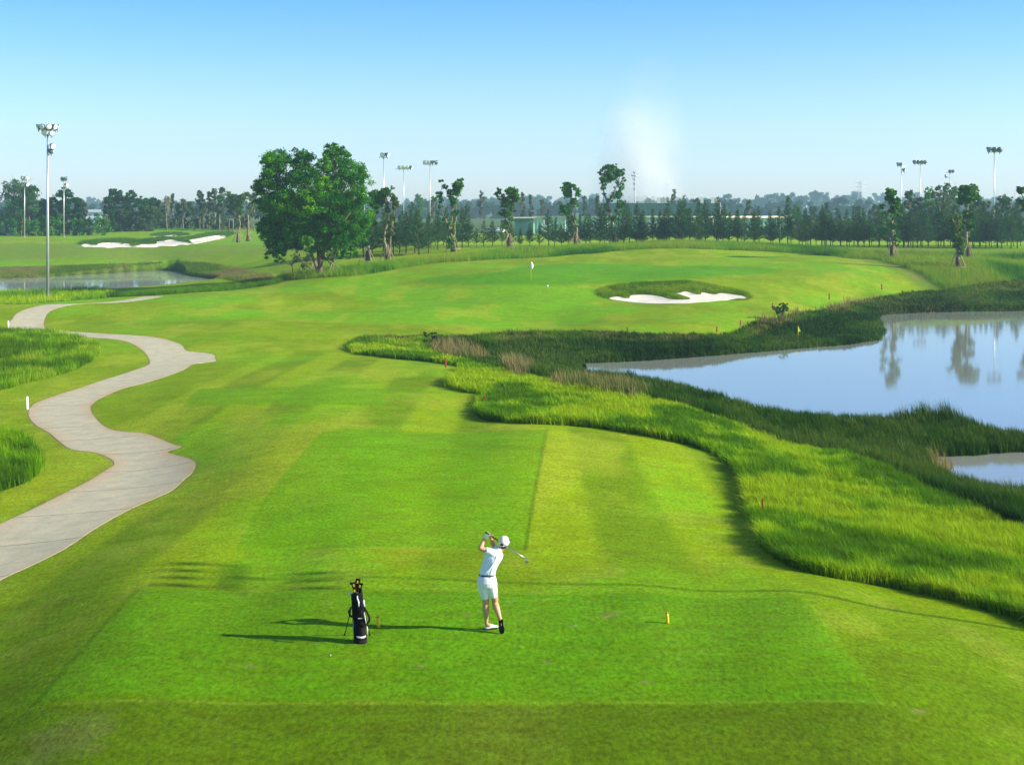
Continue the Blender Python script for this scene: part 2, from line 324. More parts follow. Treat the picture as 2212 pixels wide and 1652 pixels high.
# ------------------------------------------------------------------ ground sheet
def build_ground():
    vv = np.concatenate([np.arange(478, 505, .8), np.arange(505, 700, 1.3), np.arange(700, 1700, 2.4), np.arange(1700, 2400, 30), np.arange(2400, 5200, 200)])
    Yr = np.sort(np.concatenate([FPX * CAM_H / (vv - V0), np.geomspace(850, 2350, 26)]))
    t = np.concatenate([np.linspace(-3.2, -.6, 30), np.linspace(-.56, -.4, 30), np.arange(-.395, .395, .00135), np.linspace(.4, .56, 30), np.linspace(.6, 3.2, 30)])
    Yg, T = np.meshgrid(Yr, t, indexing='ij'); Xg = T * Yg
    S = dict(w1=sdf(P_water, Xg, Yg), w2=sdf(P_water2, Xg, Yg), w3=sdf(P_water3, Xg, Yg), sand=sdf(P_sand, Xg, Yg), sl0=sdf(P_sandl[0], Xg, Yg), sl1=sdf(P_sandl[1], Xg, Yg),
             path=sdf(P_path, Xg, Yg), t0=sdf(P_tee[0], Xg, Yg, 2), t1=sdf(P_tee[1], Xg, Yg, 2), t2=sdf(P_tee[2], Xg, Yg, 2))
    Z = full_h(Xg, Yg, S)
    nr, nc = Z.shape; idx = np.arange(nr * nc).reshape(nr, nc)
    F = np.stack([idx[:-1, :-1], idx[:-1, 1:], idx[1:, 1:], idx[1:, :-1]], -1).reshape(-1, 4)
    V = np.stack([Xg, Yg, Z], -1).reshape(-1, 3)
    C = np.empty(Z.shape + (3,))
    fair, lush, apron = np.array((.175, .28, .002)), np.array((.125, .30, .001)), np.array((.085, .155, .0015))
    def mixc(c, m): 
        nonlocal C
        C = C * (1 - m[..., None]) + np.array(c) * m[..., None]
    C[:] = fair
    near = 1 - sstep(21, 34, Yg)
    mixc((.088, .175, .001), near * .85)
    # mowing bands run up the hole
    st = np.sin(2 * np.pi * Xg / 4.2) ; stm = np.tanh(st * 4) * .5
    C *= (1 + .42 * (stm * sstep(27, 34, Yg) * (1 - sstep(88, 100, Yg)) * (Xg > -16))[..., None] * np.array((1.15, .8, .8)))
    st2 = np.tanh(np.sin(2 * np.pi * (Xg * .35 + Yg * .94) / 13) * 2) * .5
    C *= (1 + .16 * (st2 * sstep(95, 105, Yg) * (1 - sstep(150, 165, Yg)))[..., None])
    n1 = fbm(Xg / 5, Yg / 9, 11); n2 = fbm(Xg / 1.1, Yg / 1.9, 12); n3 = fbm(Xg / 20, Yg / 14, 13, 3)
    mixc((.155, .36, .004), sstep(.52, .68, n1) * .6)
    mixc((.27, .32, .03), sstep(.55, .75, n2) * .3)
    mixc((.13, .35, .006), sstep(.48, .62, n3) * sstep(88, 110, Yg) * .65)
    mixc((.30, .36, .02), sstep(.52, .68, fbm(Xg / 3, Yg / 7, 17)) * sstep(28, 40, Yg) * .5)
    lsh = np.clip(sstep(.08, -.08, S['t1']) + sstep(.12, -.12, S['t2']), 0, 1) * .85 
    mixc(lush * (1 + 0), lsh * .88)
    t0 = sstep(.2, -.2, S['t0']) * .85
    mixc((.085, .24, .001), t0 * .8)
    mixc((.125, .24, .002), t0 * sstep(.5, .7, fbm(Xg / 2.2, Yg / 3, 19)) * .5)
    ap = (1 - sstep(21.75, 21.9, Yg)) * (1 - .7 * sstep(5.2, 7.2, Xg)) * (1 - .5 * sstep(-6.5, -8, Xg))
    mixc(apron, ap * .9); mixc((.12, .16, .01), ap * sstep(.5, .7, n1) * .5)
    tl = np.exp(-((Yg - 21.9) / .06) ** 2) * (Xg > -7.1) * (Xg < 6.1)        # mown lip of the tee
    mixc((.2, .28, .02), tl * .35)
    sg = sdf(P_green, Xg, Yg); mixc((.075, .27, .004), sstep(.6, -.6, sg) * .8)
    sgl = sdf(P_greenl, Xg, Yg); mixc((.085, .33, .02), sstep(1, -1, sgl) * .8)
    # rough, back strip, banks, marsh bed
    rg = (.1, .2, .006)
    for P in P_mead + [P_strip, P_band]: mixc((.06, .13, .004), sstep(.12, -.12, sdf(P, Xg, Yg)))
    mixc((.11, .24, .006), sstep(.8, -.8, sdf(P_back, Xg, Yg, 8)) * .9)
    bkm = sstep(1, -1, sdf(P_bank, Xg, Yg, 8)); mixc((.12, .18, .02), bkm * .9)
    # open meadow above the left pond
    lm = sstep(228, 245, Yg) * (Xg < -12) * (1 - sstep(268, 285, Yg + .25 * (Xg + 60)))
    mixc((.14, .24, .015), lm * .8); mixc((.2, .22, .04), lm * sstep(.5, .7, n1) * .4)
    rr = sstep(150, 156, Yg) * (Xg > 46) * (1 - sstep(230, 236, Yg)); mixc((.14, .24, .015), rr * .9); mixc((.24, .2, .06), rr * sstep(.55, .7, fbm(Xg / 6, Yg / 6, 23)) * .4)
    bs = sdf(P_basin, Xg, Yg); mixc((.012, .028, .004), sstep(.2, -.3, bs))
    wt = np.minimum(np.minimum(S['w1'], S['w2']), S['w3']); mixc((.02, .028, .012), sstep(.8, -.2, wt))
    mixc((.06, .12, .003), sstep(.1, -.1, sdf(P_lip, Xg, Yg)))
    for P in P_lipl: mixc((.07, .14, .012), sstep(.2, -.2, sdf(P, Xg, Yg)))
    fld = sstep(252, 258, Yg) * (1 - sstep(372, 380, Yg)) * (Xg > -30); mixc((.24, .38, .01), fld * .9)
    mixc((.08, .13, .03), sstep(372, 385, Yg))
    for u_, v_, r_ in [(1323,1326,.10),(1310,1334,.06),(1180,1430,.05),(640,1268,.08),(710,1306,.05),(540,1440,.06),(1395,1475,.05),(1240,1352,.05),(1010,1330,.05),(905,1440,.06),(1985,1535,.07),(1100,1300,.05)]:
        x_, y_ = ground_pt(u_, v_); mixc((.24, .2, .09), np.exp(-(((Xg - x_) / (r_ * 1.6)) ** 2 + ((Yg - y_) / r_) ** 2)) * .7)
    mixc((.16, .17, .05), sstep(.6, .74, fbm(Xg / 1.6, Yg / 1.6, 29)) * (1 - sstep(20.6, 22, Yg)) * sstep(-3, -6.5, Xg) * .4)
    # soil worn beside the path
    pe = np.exp(-((S['path'] - .05) / .12) ** 2); mixc((.22, .19, .07), pe * .45)
    m, nt, out = new_mat('turf')
    p = N(nt, 'ShaderNodeBsdfPrincipled'); p.inputs['Roughness'].default_value = .85; p.inputs['Specular IOR Level'].default_value = .04
    
    at = N(nt, 'ShaderNodeAttribute', attribute_name='col'); tc = N(nt, 'ShaderNodeTexCoord')
    def noise(sc, det, stretch=(1, 1, 1)):
        mp = N(nt, 'ShaderNodeMapping'); mp.inputs['Scale'].default_value = stretch; nt.links.new(tc.outputs['Object'], mp.inputs[0])
        n = N(nt, 'ShaderNodeTexNoise'); n.inputs['Scale'].default_value = sc; n.inputs['Detail'].default_value = det; n.inputs['Roughness'].default_value = .65
        nt.links.new(mp.outputs[0], n.inputs['Vector']); return n
    def rng_(n, lo, hi, a=.32, b=.68):
        r = N(nt, 'ShaderNodeMapRange'); r.inputs[1].default_value = a; r.inputs[2].default_value = b; r.inputs[3].default_value = lo; r.inputs[4].default_value = hi
        nt.links.new(n.outputs['Fac'], r.inputs[0]); return r
    nf = noise(13, 6, (1, .55, 1)); nm = noise(2.2, 6, (.6, 1.1, 1)); ng = noise(.5, 4)
    a = rng_(nf, .64, 1.36); b = rng_(nm, .84, 1.16); c = rng_(ng, .9, 1.1)
    m1 = N(nt, 'ShaderNodeMath', operation='MULTIPLY'); nt.links.new(a.outputs[0], m1.inputs[0]); nt.links.new(b.outputs[0], m1.inputs[1])
    m2 = N(nt, 'ShaderNodeMath', operation='MULTIPLY'); nt.links.new(m1.outputs[0], m2.inputs[0]); nt.links.new(c.outputs[0], m2.inputs[1])
    sc = N(nt, 'ShaderNodeVectorMath', operation='SCALE'); nt.links.new(at.outputs['Color'], sc.inputs[0]); nt.links.new(m2.outputs[0], sc.inputs['Scale'])
    hs = N(nt, 'ShaderNodeHueSaturation'); nt.links.new(sc.outputs[0], hs.inputs['Color'])
    hr = rng_(nm, .488, .508); nt.links.new(hr.outputs[0], hs.inputs['Hue'])
    nt.links.new(hs.outputs[0], p.inputs['Base Color'])
    bp = N(nt, 'ShaderNodeBump'); bp.inputs['Strength'].default_value = .5; bp.inputs['Distance'].default_value = .025
    nt.links.new(nf.outputs['Fac'], bp.inputs['Height'])
    bp2 = N(nt, 'ShaderNodeBump'); bp2.inputs['Strength'].default_value = .3; bp2.inputs['Distance'].default_value = .12
    nt.links.new(nm.outputs['Fac'], bp2.inputs['Height']); nt.links.new(bp.outputs[0], bp2.inputs['Normal']); nt.links.new(bp2.outputs[0], p.inputs['Normal'])
    nt.links.new(p.outputs[0], out.inputs[0])
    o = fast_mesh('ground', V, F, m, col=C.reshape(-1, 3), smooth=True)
    tag(o, 'mown fairway, tees, green and banks of the golf course', None, kind='structure')
build_ground()

# ------------------------------------------------------------------ sheets laid on the ground (path, sand)
def sheet(name, poly, mat, dz, step, skirt=.12, zf=None, ragged=0):
    def dens(P, s):
        o = []
        for i in range(len(P)):
            a, b = P[i], P[(i + 1) % len(P)]; n = max(1, int(np.hypot(*(b - a)) / s))
            for k in range(n): o.append(a + (b - a) * k / n)
        return np.array(o)
    B = dens(poly, step)
    lo, hi = poly.min(0), poly.max(0)
    gx, gy = np.meshgrid(np.arange(lo[0], hi[0], step), np.arange(lo[1], hi[1], step))
    s = sdf(poly, gx, gy); G = np.stack([gx[s < -step * .4], gy[s < -step * .4]], -1)
    pts = [Vector(p) for p in np.vstack([B, G])]
    r = delaunay_2d_cdt(pts, [(i, (i + 1) % len(B)) for i in range(len(B))], [], 1, 1e-4)
    vs = np.array([tuple(p) for p in r[0]]); z = full_h(vs[:, 0], vs[:, 1]) + dz
    if zf is not None: z = zf(vs[:, 0], vs[:, 1], z)
    verts = [(a[0], a[1], b) for a, b in zip(vs, z)]; faces = [tuple(f) for f in r[2]]
    cnt = {}
    for f in faces:
        for i in range(len(f)):
            e = (f[i], f[(i + 1) % len(f)]); cnt[e] = 1
    edge = [e for e in cnt if (e[1], e[0]) not in cnt]; low = {}
    for a, b in edge:
        for q in (a, b):
            if q not in low: low[q] = len(verts); verts.append(verts[q]); verts.append((verts[q][0], verts[q][1], verts[q][2] - skirt))
        faces.append((low[a], low[a] + 1, low[b] + 1, low[b]))
    me = bpy.data.meshes.new(name); me.from_pydata(verts, [], faces); me.materials.append(mat)
    me.polygons.foreach_set('use_smooth', [len(f) == 3 for f in faces]); me.update()
    if name == 'path':
        va = np.array(verts); sdv = sdf(poly, va[:, 0], va[:, 1]); e_ = np.exp(-(np.abs(sdv) / .35) ** 1.2) * sstep(.35, .65, fbm(va[:, 0] / 4, va[:, 1] / 6, 71)) * 1.5 + .25 * np.exp(-(np.abs(sdv) / .12))
        a = me.attributes.new('edge', 'FLOAT', 'POINT'); a.data.foreach_set('value', e_.astype(np.float32))
    o = bpy.data.objects.new(name, me); link(o); return o
def path_material():
    m, nt, out = new_mat('concrete_path')
    p = N(nt, 'ShaderNodeBsdfPrincipled'); p.inputs['Roughness'].default_value = .85; p.inputs['Specular IOR Level'].default_value = .2
    tc = N(nt, 'ShaderNodeTexCoord')
    n1 = N(nt, 'ShaderNodeTexNoise'); n1.inputs['Scale'].default_value = .35; n1.inputs['Detail'].default_value = 6
    n2 = N(nt, 'ShaderNodeTexNoise'); n2.inputs['Scale'].default_value = 9; n2.inputs['Detail'].default_value = 6; n2.inputs['Roughness'].default_value = .7
    n3 = N(nt, 'ShaderNodeTexNoise'); n3.inputs['Scale'].default_value = 1.6; n3.inputs['Detail'].default_value = 7
    for n in (n1, n2, n3): nt.links.new(tc.outputs['Object'], n.inputs['Vector'])
    r1 = N(nt, 'ShaderNodeValToRGB'); e = r1.color_ramp.elements
    e[0].position = .3; e[0].color = (.45, .415, .28, 1); e[1].position = .7; e[1].color = (.60, .52, .35, 1)
    e2 = r1.color_ramp.elements.new(.5); e2.color = (.52, .47, .33, 1)
    nt.links.new(n3.outputs['Fac'], r1.inputs[0])
    rb = N(nt, 'ShaderNodeValToRGB'); rb.color_ramp.elements[0].position = .56; rb.color_ramp.elements[1].position = .72
    nt.links.new(n1.outputs['Fac'], rb.inputs[0])
    mx = N(nt, 'ShaderNodeMixRGB', blend_type='MIX'); mx.inputs[2].default_value = (.52, .36, .21, 1)
    mf = N(nt, 'ShaderNodeMath', operation='MULTIPLY'); mf.inputs[1].default_value = .45
    ea = N(nt, 'ShaderNodeAttribute', attribute_name='edge'); ad = N(nt, 'ShaderNodeMath', operation='MULTIPLY'); nt.links.new(ea.outputs['Fac'], ad.inputs[0]); nt.links.new(n3.outputs['Fac'], ad.inputs[1])
    ae = N(nt, 'ShaderNodeMath', operation='MULTIPLY_ADD'); ae.inputs[1].default_value = .25; nt.links.new(rb.outputs[0], ae.inputs[0]); nt.links.new(ad.outputs[0], ae.inputs[2])
    nt.links.new(ae.outputs[0], mf.inputs[0]); mf.inputs[1].default_value = 1.0; nt.links.new(mf.outputs[0], mx.inputs[0]); nt.links.new(r1.outputs[0], mx.inputs[1])
    ml = N(nt, 'ShaderNodeMixRGB', blend_type='MULTIPLY'); ml.inputs[0].default_value = 1
    mr = N(nt, 'ShaderNodeMapRange'); mr.inputs[1].default_value = .3; mr.inputs[2].default_value = .7; mr.inputs[3].default_value = .86; mr.inputs[4].default_value = 1.1
    nt.links.new(n2.outputs['Fac'], mr.inputs[0]); nt.links.new(mx.outputs[0], ml.inputs[1]); nt.links.new(mr.outputs[0], ml.inputs[2])
    # expansion joints every 4.6 m of ground
    sp = N(nt, 'ShaderNodeSeparateXYZ'); nt.links.new(tc.outputs['Object'], sp.inputs[0])
    dv = N(nt, 'ShaderNodeMath', operation='DIVIDE'); dv.inputs[1].default_value = 3.7; nt.links.new(sp.outputs['Y'], dv.inputs[0])
    fr = N(nt, 'ShaderNodeMath', operation='FRACT'); nt.links.new(dv.outputs[0], fr.inputs[0])
    ls = N(nt, 'ShaderNodeMath', operation='LESS_THAN'); ls.inputs[1].default_value = .016; nt.links.new(fr.outputs[0], ls.inputs[0])
    mj = N(nt, 'ShaderNodeMixRGB'); mj.inputs[2].default_value = (.12, .11, .08, 1)
    jf = N(nt, 'ShaderNodeMath', operation='MULTIPLY'); jf.inputs[1].default_value = .85; nt.links.new(ls.outputs[0], jf.inputs[0])
    nt.links.new(jf.outputs[0], mj.inputs[0]); nt.links.new(ml.outputs[0], mj.inputs[1]); nt.links.new(mj.outputs[0], p.inputs['Base Color'])
    b = N(nt, 'ShaderNodeBump'); b.inputs['Strength'].default_value = .25; b.inputs['Distance'].default_value = .01
    nt.links.new(n2.outputs['Fac'], b.inputs['Height']); nt.links.new(b.outputs[0], p.inputs['Normal'])
    nt.links.new(p.outputs[0], out.inputs[0]); return m
tag(sheet('path', P_path, path_material(), .02, .45, .06, zf=lambda x, y, z: full_h(x, y, {'path': np.full(x.shape, 6.0)}) + .008), 'winding pale concrete buggy path', kind='structure')
M_sand = simple_mat('bunker_sand', (.78, .71, .60), .95, noise=.1, nscale=.9, bump=.8, spec=.1)
def cup(P):
    def f(x, y, z):
        return z + .03
    return f
for P in [P_sand] + P_sandl:
    tag(sheet('bunker_sand', P, M_sand, .06, .7, .15), 'white sand of a bunker', kind='structure')

# ------------------------------------------------------------------ water
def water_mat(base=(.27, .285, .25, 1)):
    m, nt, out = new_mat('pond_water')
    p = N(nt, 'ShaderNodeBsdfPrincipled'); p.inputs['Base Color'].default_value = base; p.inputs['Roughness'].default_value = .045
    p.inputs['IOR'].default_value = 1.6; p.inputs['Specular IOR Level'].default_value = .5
    tc = N(nt, 'ShaderNodeTexCoord'); mp = N(nt, 'ShaderNodeMapping'); mp.inputs['Scale'].default_value = (.5, 1.6, 1); nt.links.new(tc.outputs['Object'], mp.inputs[0])
    n = N(nt, 'ShaderNodeTexNoise'); n.inputs['Scale'].default_value = 1.4; n.inputs['Detail'].default_value = 4; nt.links.new(mp.outputs[0], n.inputs['Vector'])
    n2 = N(nt, 'ShaderNodeTexNoise'); n2.inputs['Scale'].default_value = .06; n2.inputs['Detail'].default_value = 5; nt.links.new(mp.outputs[0], n2.inputs['Vector'])
    mr = N(nt, 'ShaderNodeMapRange'); mr.inputs[1].default_value = .5; mr.inputs[2].default_value = .68; mr.inputs[3].default_value = .02; mr.inputs[4].default_value = .14
    nt.links.new(n2.outputs['Fac'], mr.inputs[0])
    b = N(nt, 'ShaderNodeBump'); b.inputs['Distance'].default_value = .02; nt.links.new(mr.outputs[0], b.inputs['Strength']); nt.links.new(n.outputs['Fac'], b.inputs['Height'])
    nt.links.new(b.outputs[0], p.inputs['Normal']); nt.links.new(p.outputs[0], out.inputs[0]); return m
M_water = water_mat()
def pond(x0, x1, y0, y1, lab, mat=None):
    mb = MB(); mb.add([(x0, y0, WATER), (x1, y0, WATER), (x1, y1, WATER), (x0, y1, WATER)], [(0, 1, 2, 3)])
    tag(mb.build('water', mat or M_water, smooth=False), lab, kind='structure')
pond(5, 78, 42, 146, 'calm pale blue pond on the right')
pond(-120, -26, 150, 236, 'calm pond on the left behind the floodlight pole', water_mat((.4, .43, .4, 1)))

# ------------------------------------------------------------------ grass blades
M_blade = leaf_mat('grass_blades', (1, 1, 1), .3, .5, (1.25, 1.25, .5))
def blades(name, label, polys, n, hgt, wid, cols, holes=(), lean=.35, seg=2, patch=4.0, seedv=1, tuft=5, spread=.06, hvar=.35, hmap=None, edge=None, cat='grass', up=.0, clump_s=.55):
    """many separate blades standing on the ground inside the outlines; one object"""
    g = np.random.default_rng(seedv)
    allp = np.vstack(polys); Y0, Y1 = allp[:, 1].min(), allp[:, 1].max(); tt = allp[:, 0] / allp[:, 1]
    roots = []; need = n // tuft; got = 0
    while got < need:
        k = int(need * 1.6) + 2000
        Y = np.exp(g.uniform(math.log(max(Y0, 8)), math.log(Y1), k)); T = g.uniform(max(tt.min(), -.56), min(tt.max(), .6), k); X = T * Y
        d = np.min([sdf(P, X, Y, .5) for P in polys], 0)
        ok = d < 0
        for H in holes: ok &= sdf(H, X, Y, .5) > 0
        roots.append(np.stack([X[ok], Y[ok]], -1)); c = ok.sum(); got += c
        if c == 0: break
    P = np.vstack(roots)[:need]
    P = np.repeat(P, tuft, 0); m = len(P); sc = np.clip(P[:, 1] / 40, .6, 4)
    P = P + g.normal(0, 1, (m, 2)) * (spread * sc)[:, None]
    z = full_h(P[:, 0], P[:, 1]) - .02
    tf = np.repeat(g.uniform(0, 1, (m + tuft - 1) // tuft), tuft)[:m]; clump = vnoise(P[:, 0] / clump_s, P[:, 1] / (clump_s * 1.3), seedv + 90)
    h = hgt * (1 + hvar * g.uniform(-1, 1, m)) * (.62 + .5 * clump + .3 * tf) * (.72 + .56 * fbm(P[:, 0] / patch, P[:, 1] / patch, seedv + 40))
    if hmap is not None: h = h * hmap(P[:, 0], P[:, 1])
    w = wid * np.clip(P[:, 1] / 30, .8, 6) * g.uniform(.7, 1.3, m)
    a = g.uniform(0, 2 * np.pi, m); ln = np.abs(g.normal(0, lean, m)) * h
    wind = np.array((-.12, .03)) * h[:, None]
    dirv = np.stack([np.cos(a), np.sin(a)], -1) * ln[:, None] + wind; side = np.stack([-np.sin(a), np.cos(a)], -1) * (w / 2)[:, None]
    root = np.column_stack([P, z]); mid = root + np.column_stack([dirv * .35, h * .6]); tip = root + np.column_stack([dirv, h * (1 - .25 * np.clip(ln / h, 0, 1.2))])
    s3 = np.column_stack([side, np.zeros(m)])
    if seg == 2:
        V = np.stack([root - s3, root + s3, mid + s3 * .8, mid - s3 * .8, tip], 1); b = np.arange(m)[:, None] * 5
        F = np.stack([b + [0, 1, 2], b + [0, 2, 3], b + [3, 2, 4]], 1).reshape(-1, 3); kv = 5
    else:
        V = np.stack([root - s3, root + s3, tip], 1); b = np.arange(m)[:, None] * 3; F = b + np.array([0, 1, 2]); kv = 3
    cc = np.array(cols, float)
    pn = fbm(P[:, 0] / patch, P[:, 1] / (patch * 1.6), seedv + 60, 4); pn = sstep(.3, .7, pn) * (len(cc) - 1)
    pn = np.clip(pn + (tf - .5) * 1.1 + (clump - .5) * 1.4 + g.normal(0, .15, m), 0, len(cc) - 1.001); i0 = pn.astype(int); fr = (pn - i0)[:, None]
    col = cc[i0] * (1 - fr) + cc[np.minimum(i0 + 1, len(cc) - 1)] * fr; col *= (g.uniform(.8, 1.2, m) * (.7 + .6 * tf))[:, None]
    o = fast_mesh(name, V.reshape(-1, 3), F, M_blade, col=np.repeat(col, kv, 0))
    return tag(o, label, cat, kind='stuff')
G1, G2, G3, G4 = (.08, .2, .002), (.17, .34, .003), (.28, .4, .006), (.4, .38, .05)
DK, MD, TN = (.012, .05, .002), (.035, .1, .004), (.22, .16, .07)
near_strip = P_strip
blades('rough_grass', 'tall bright green rough grass sweeping along the right of the fairway', [P_strip], 700000, .36, .012, [(.075, .18, .002), G1, G2, G3, G3], lean=.6, patch=2.6, seedv=3, tuft=8, spread=.06)
wh = [P_water, P_water2]
def rise(x, y):
    return np.where(y > 84, .42, .62) + 1.0 * np.exp(-(((x - 21) / 2.6) ** 2 + ((y - 67.5) / 1.8) ** 2)) 
blades('marsh_reeds', 'dark green reeds between the rough and the right pond', [P_basin], 480000, .85, .013, [(.008, .034, .002), DK, (.022, .072, .003), (.03, .085, .004), (.055, .105, .012)], holes=wh + [P_strip], lean=.18, patch=4.5, seedv=5, hmap=rise)
blades('dry_reeds', 'pale straw coloured reeds scattered in the marsh', [gpoly(p, 2) for p in ([(1080,800),(1130,790),(1160,812),(1120,822)], [(1190,838),(1240,828),(1400,860),(1380,872),(1240,850)], [(925,755),(990,748),(1060,775),(1010,790),(950,770)], [(1640,705),(1700,690),(1740,682),(1720,700),(1650,716)], [(1780,668),(1900,652),(1890,660),(1790,676)], [(2020,1015),(2070,1025),(2060,1040),(2010,1030)])], 8000, .8, .010, [TN, (.24, .2, .09), (.1, .13, .03)], lean=.3, patch=3, seedv=8)
blades('rough_grass', 'rough grass band between the fairway and the far side of the marsh', [P_band], 130000, .36, .008, [(.08, .15, .008), G1, (.14, .24, .01), (.2, .2, .05)], lean=.4, patch=4, seedv=6, seg=1)
blades('meadow_grass', 'tall meadow grass inside the bend of the path', [P_mead[0]], 130000, .38, .010, [(.07, .15, .005), G1, G2, (.24, .33, .02)], lean=.5, patch=2.2, seedv=9, seg=1, tuft=9)
blades('meadow_grass', 'clump of tall dark grass at the left edge below the path bend', [P_mead[1]], 60000, .55, .011, [(.05, .13, .005), G1, G2], lean=.5, patch=2.5, seedv=10, tuft=10, spread=.08)
blades('meadow_grass', 'low grass strip at the foot of the big floodlight pole', [P_mead[2]], 40000, .5, .006, [G1, G2, G3], lean=.3, patch=5, seedv=11, seg=1)
blades('bank_grass', 'dark low grass edging the near side of the left pond', [P_dark], 30000, .45, .006, [DK, MD, G1], lean=.3, patch=5, seedv=12, seg=1)
blades('rough_grass', 'rough grass ridge behind the green at the feet of the staked trees', [P_back], 260000, .8, .005, [(.03, .12, .003), (.07, .2, .004), (.14, .3, .006), (.2, .28, .02)], lean=.35, patch=9, seedv=13, seg=1)
blades('bank_grass', 'dark marshy grass on the far bank of the left pond', [P_bank], 110000, .28, .006, [(.06, .13, .008), (.09, .17, .012), (.15, .2, .03), (.2, .17, .07)], lean=.3, patch=10, seedv=14, seg=1, holes=[P_water3])
P_right = gpoly([(2050,626),(2130,612),(2212,608),(2600,600),(2600,668),(2212,668),(2060,668),(1910,678),(1900,650)], 2)
blades('bank_grass', 'grass bank sloping down to the far side of the right pond', [P_right], 90000, .32, .006, [MD, G1, (.12, .2, .01), (.16, .16, .05)], lean=.3, patch=8, seedv=15, seg=1, holes=[P_water])
blades('bunker_lip_grass', 'shaggy dark grass lip over the front bunker', [P_lip], 70000, .3, .006, [(.07, .16, .002), (.13, .24, .004), (.2, .3, .008)], lean=.4, patch=3, seedv=16, seg=1, holes=[P_sand], hmap=lambda x, y: .35 + .65 * sstep(0, 1.6, sdf(P_sand, x, y)))
blades('bunker_lip_grass', 'shaggy dark grass lips over the bunkers on the left hill', P_lipl, 50000, .5, .005, [(.04, .12, .012), (.08, .17, .015)], lean=.4, patch=5, seedv=17, seg=1, holes=P_sandl, hmap=lambda x, y: .4 + .6 * sstep(0, 3, np.minimum(sdf(P_sandl[0], x, y), sdf(P_sandl[1], x, y))))

# ------------------------------------------------------------------ sky, sun, air
w = bpy.data.worlds.new('World'); SC.world = w; w.use_nodes = True; nt = w.node_tree
for n in list(nt.nodes): nt.nodes.remove(n)
wo = nt.nodes.new('ShaderNodeOutputWorld'); bg = nt.nodes.new('ShaderNodeBackground'); sky = nt.nodes.new('ShaderNodeTexSky')
sky.sky_type = 'NISHITA'; sky.sun_disc = False; sky.sun_elevation = SUN_EL; sky.sun_rotation = math.pi / 2 + SUN_AZ
sky.air_density = 1.0; sky.dust_density = .6; sky.ozone_density = 3.0; sky.altitude = 0
bg.inputs['Strength'].default_value = .105
tc = nt.nodes.new('ShaderNodeTexCoord'); sp = nt.nodes.new('ShaderNodeSeparateXYZ'); nt.links.new(tc.outputs['Generated'], sp.inputs[0])
rp = nt.nodes.new('ShaderNodeValToRGB'); nt.links.new(sp.outputs['Z'], rp.inputs[0])
el = rp.color_ramp.elements
SKY = [(0, (1.22, 1.2, 1.42)), (.03, (1.08, 1.12, 1.42)), (.07, (.83, .99, 1.37)), (.115, (.54, .84, 1.28)), (.15, (.35, .75, 1.34)), (.4, (.6, .68, .7)), (1, (.85, .78, .62))]
while len(el) < len(SKY): el.new(.5)
for e, (p, c) in zip(el, SKY): e.position = p; e.color = c + (1,)
mpp = nt.nodes.new('ShaderNodeMapping'); mpp.inputs['Scale'].default_value = (1.5, 1.5, 14); nt.links.new(tc.outputs['Generated'], mpp.inputs[0])
nzz = nt.nodes.new('ShaderNodeTexNoise'); nzz.inputs['Scale'].default_value = 1.6; nzz.inputs['Detail'].default_value = 4; nt.links.new(mpp.outputs[0], nzz.inputs['Vector'])
mrr = nt.nodes.new('ShaderNodeMapRange'); mrr.inputs[1].default_value = .45; mrr.inputs[2].default_value = .75; mrr.inputs[3].default_value = 0; mrr.inputs[4].default_value = .22; nt.links.new(nzz.outputs['Fac'], mrr.inputs[0])
cir = nt.nodes.new('ShaderNodeMixRGB'); cir.inputs[2].default_value = (6.5, 7.6, 8.6, 1); nt.links.new(mrr.outputs[0], cir.inputs[0])
mx = nt.nodes.new('ShaderNodeMixRGB'); mx.blend_type = 'MULTIPLY'; mx.inputs[0].default_value = 1
nt.links.new(sky.outputs[0], mx.inputs[1]); nt.links.new(rp.outputs[0], mx.inputs[2]); nt.links.new(mx.outputs[0], bg.inputs[0]) if True else None; nt.links.new(bg.outputs[0], wo.inputs[0])
sd = bpy.data.lights.new('sun', 'SUN'); sd.energy = 5.0; sd.angle = R(.55); sd.color = (1, .93, .8)
so = bpy.data.objects.new('sun', sd); link(so)
sv = Vector((math.cos(SUN_EL) * math.cos(SUN_AZ), -math.cos(SUN_EL) * math.sin(SUN_AZ), math.sin(SUN_EL)))
so.rotation_euler = sv.to_track_quat('Z', 'Y').to_euler(); so.location = (60, -10, 60)
def volume_mat(name, col, dens, noise=None):
    m, nt, out = new_mat(name); v = N(nt, 'ShaderNodeVolumePrincipled'); v.inputs['Color'].default_value = col + (1,); v.inputs['Density'].default_value = dens
    v.inputs['Anisotropy'].default_value = .1
    nt.links.new(v.outputs[0], out.inputs['Volume']); return m, nt, v
hz, _, _ = volume_mat('haze_air', (.52, .80, 1.0), .00028)
mb = MB(); mb.box((0, 1130, 54), (4800, 2500, 118)); haze = mb.build('haze', hz, smooth=False)
tag(haze, 'thin bluish haze hanging over the whole course', 'haze', kind='stuff')
# camera
cd = bpy.data.cameras.new('camera'); cd.sensor_width = 36; cd.lens = FPX / 2212 * 36; cd.shift_y = -(826 - V0) / 2212; cd.clip_end = 6000; cd.clip_start = .1
co = bpy.data.objects.new('camera', cd); link(co); co.location = (0, 0, CAM_H); co.rotation_euler = (math.pi / 2, 0, 0); SC.camera = co
SC.view_settings.view_transform = 'Standard'; SC.view_settings.look = 'None'; SC.view_settings.exposure = .93; SC.view_settings.gamma = 1
SC.cycles.max_bounces = 6; SC.cycles.diffuse_bounces = 3; SC.cycles.volume_bounces = 3; SC.cycles.transparent_max_bounces = 4
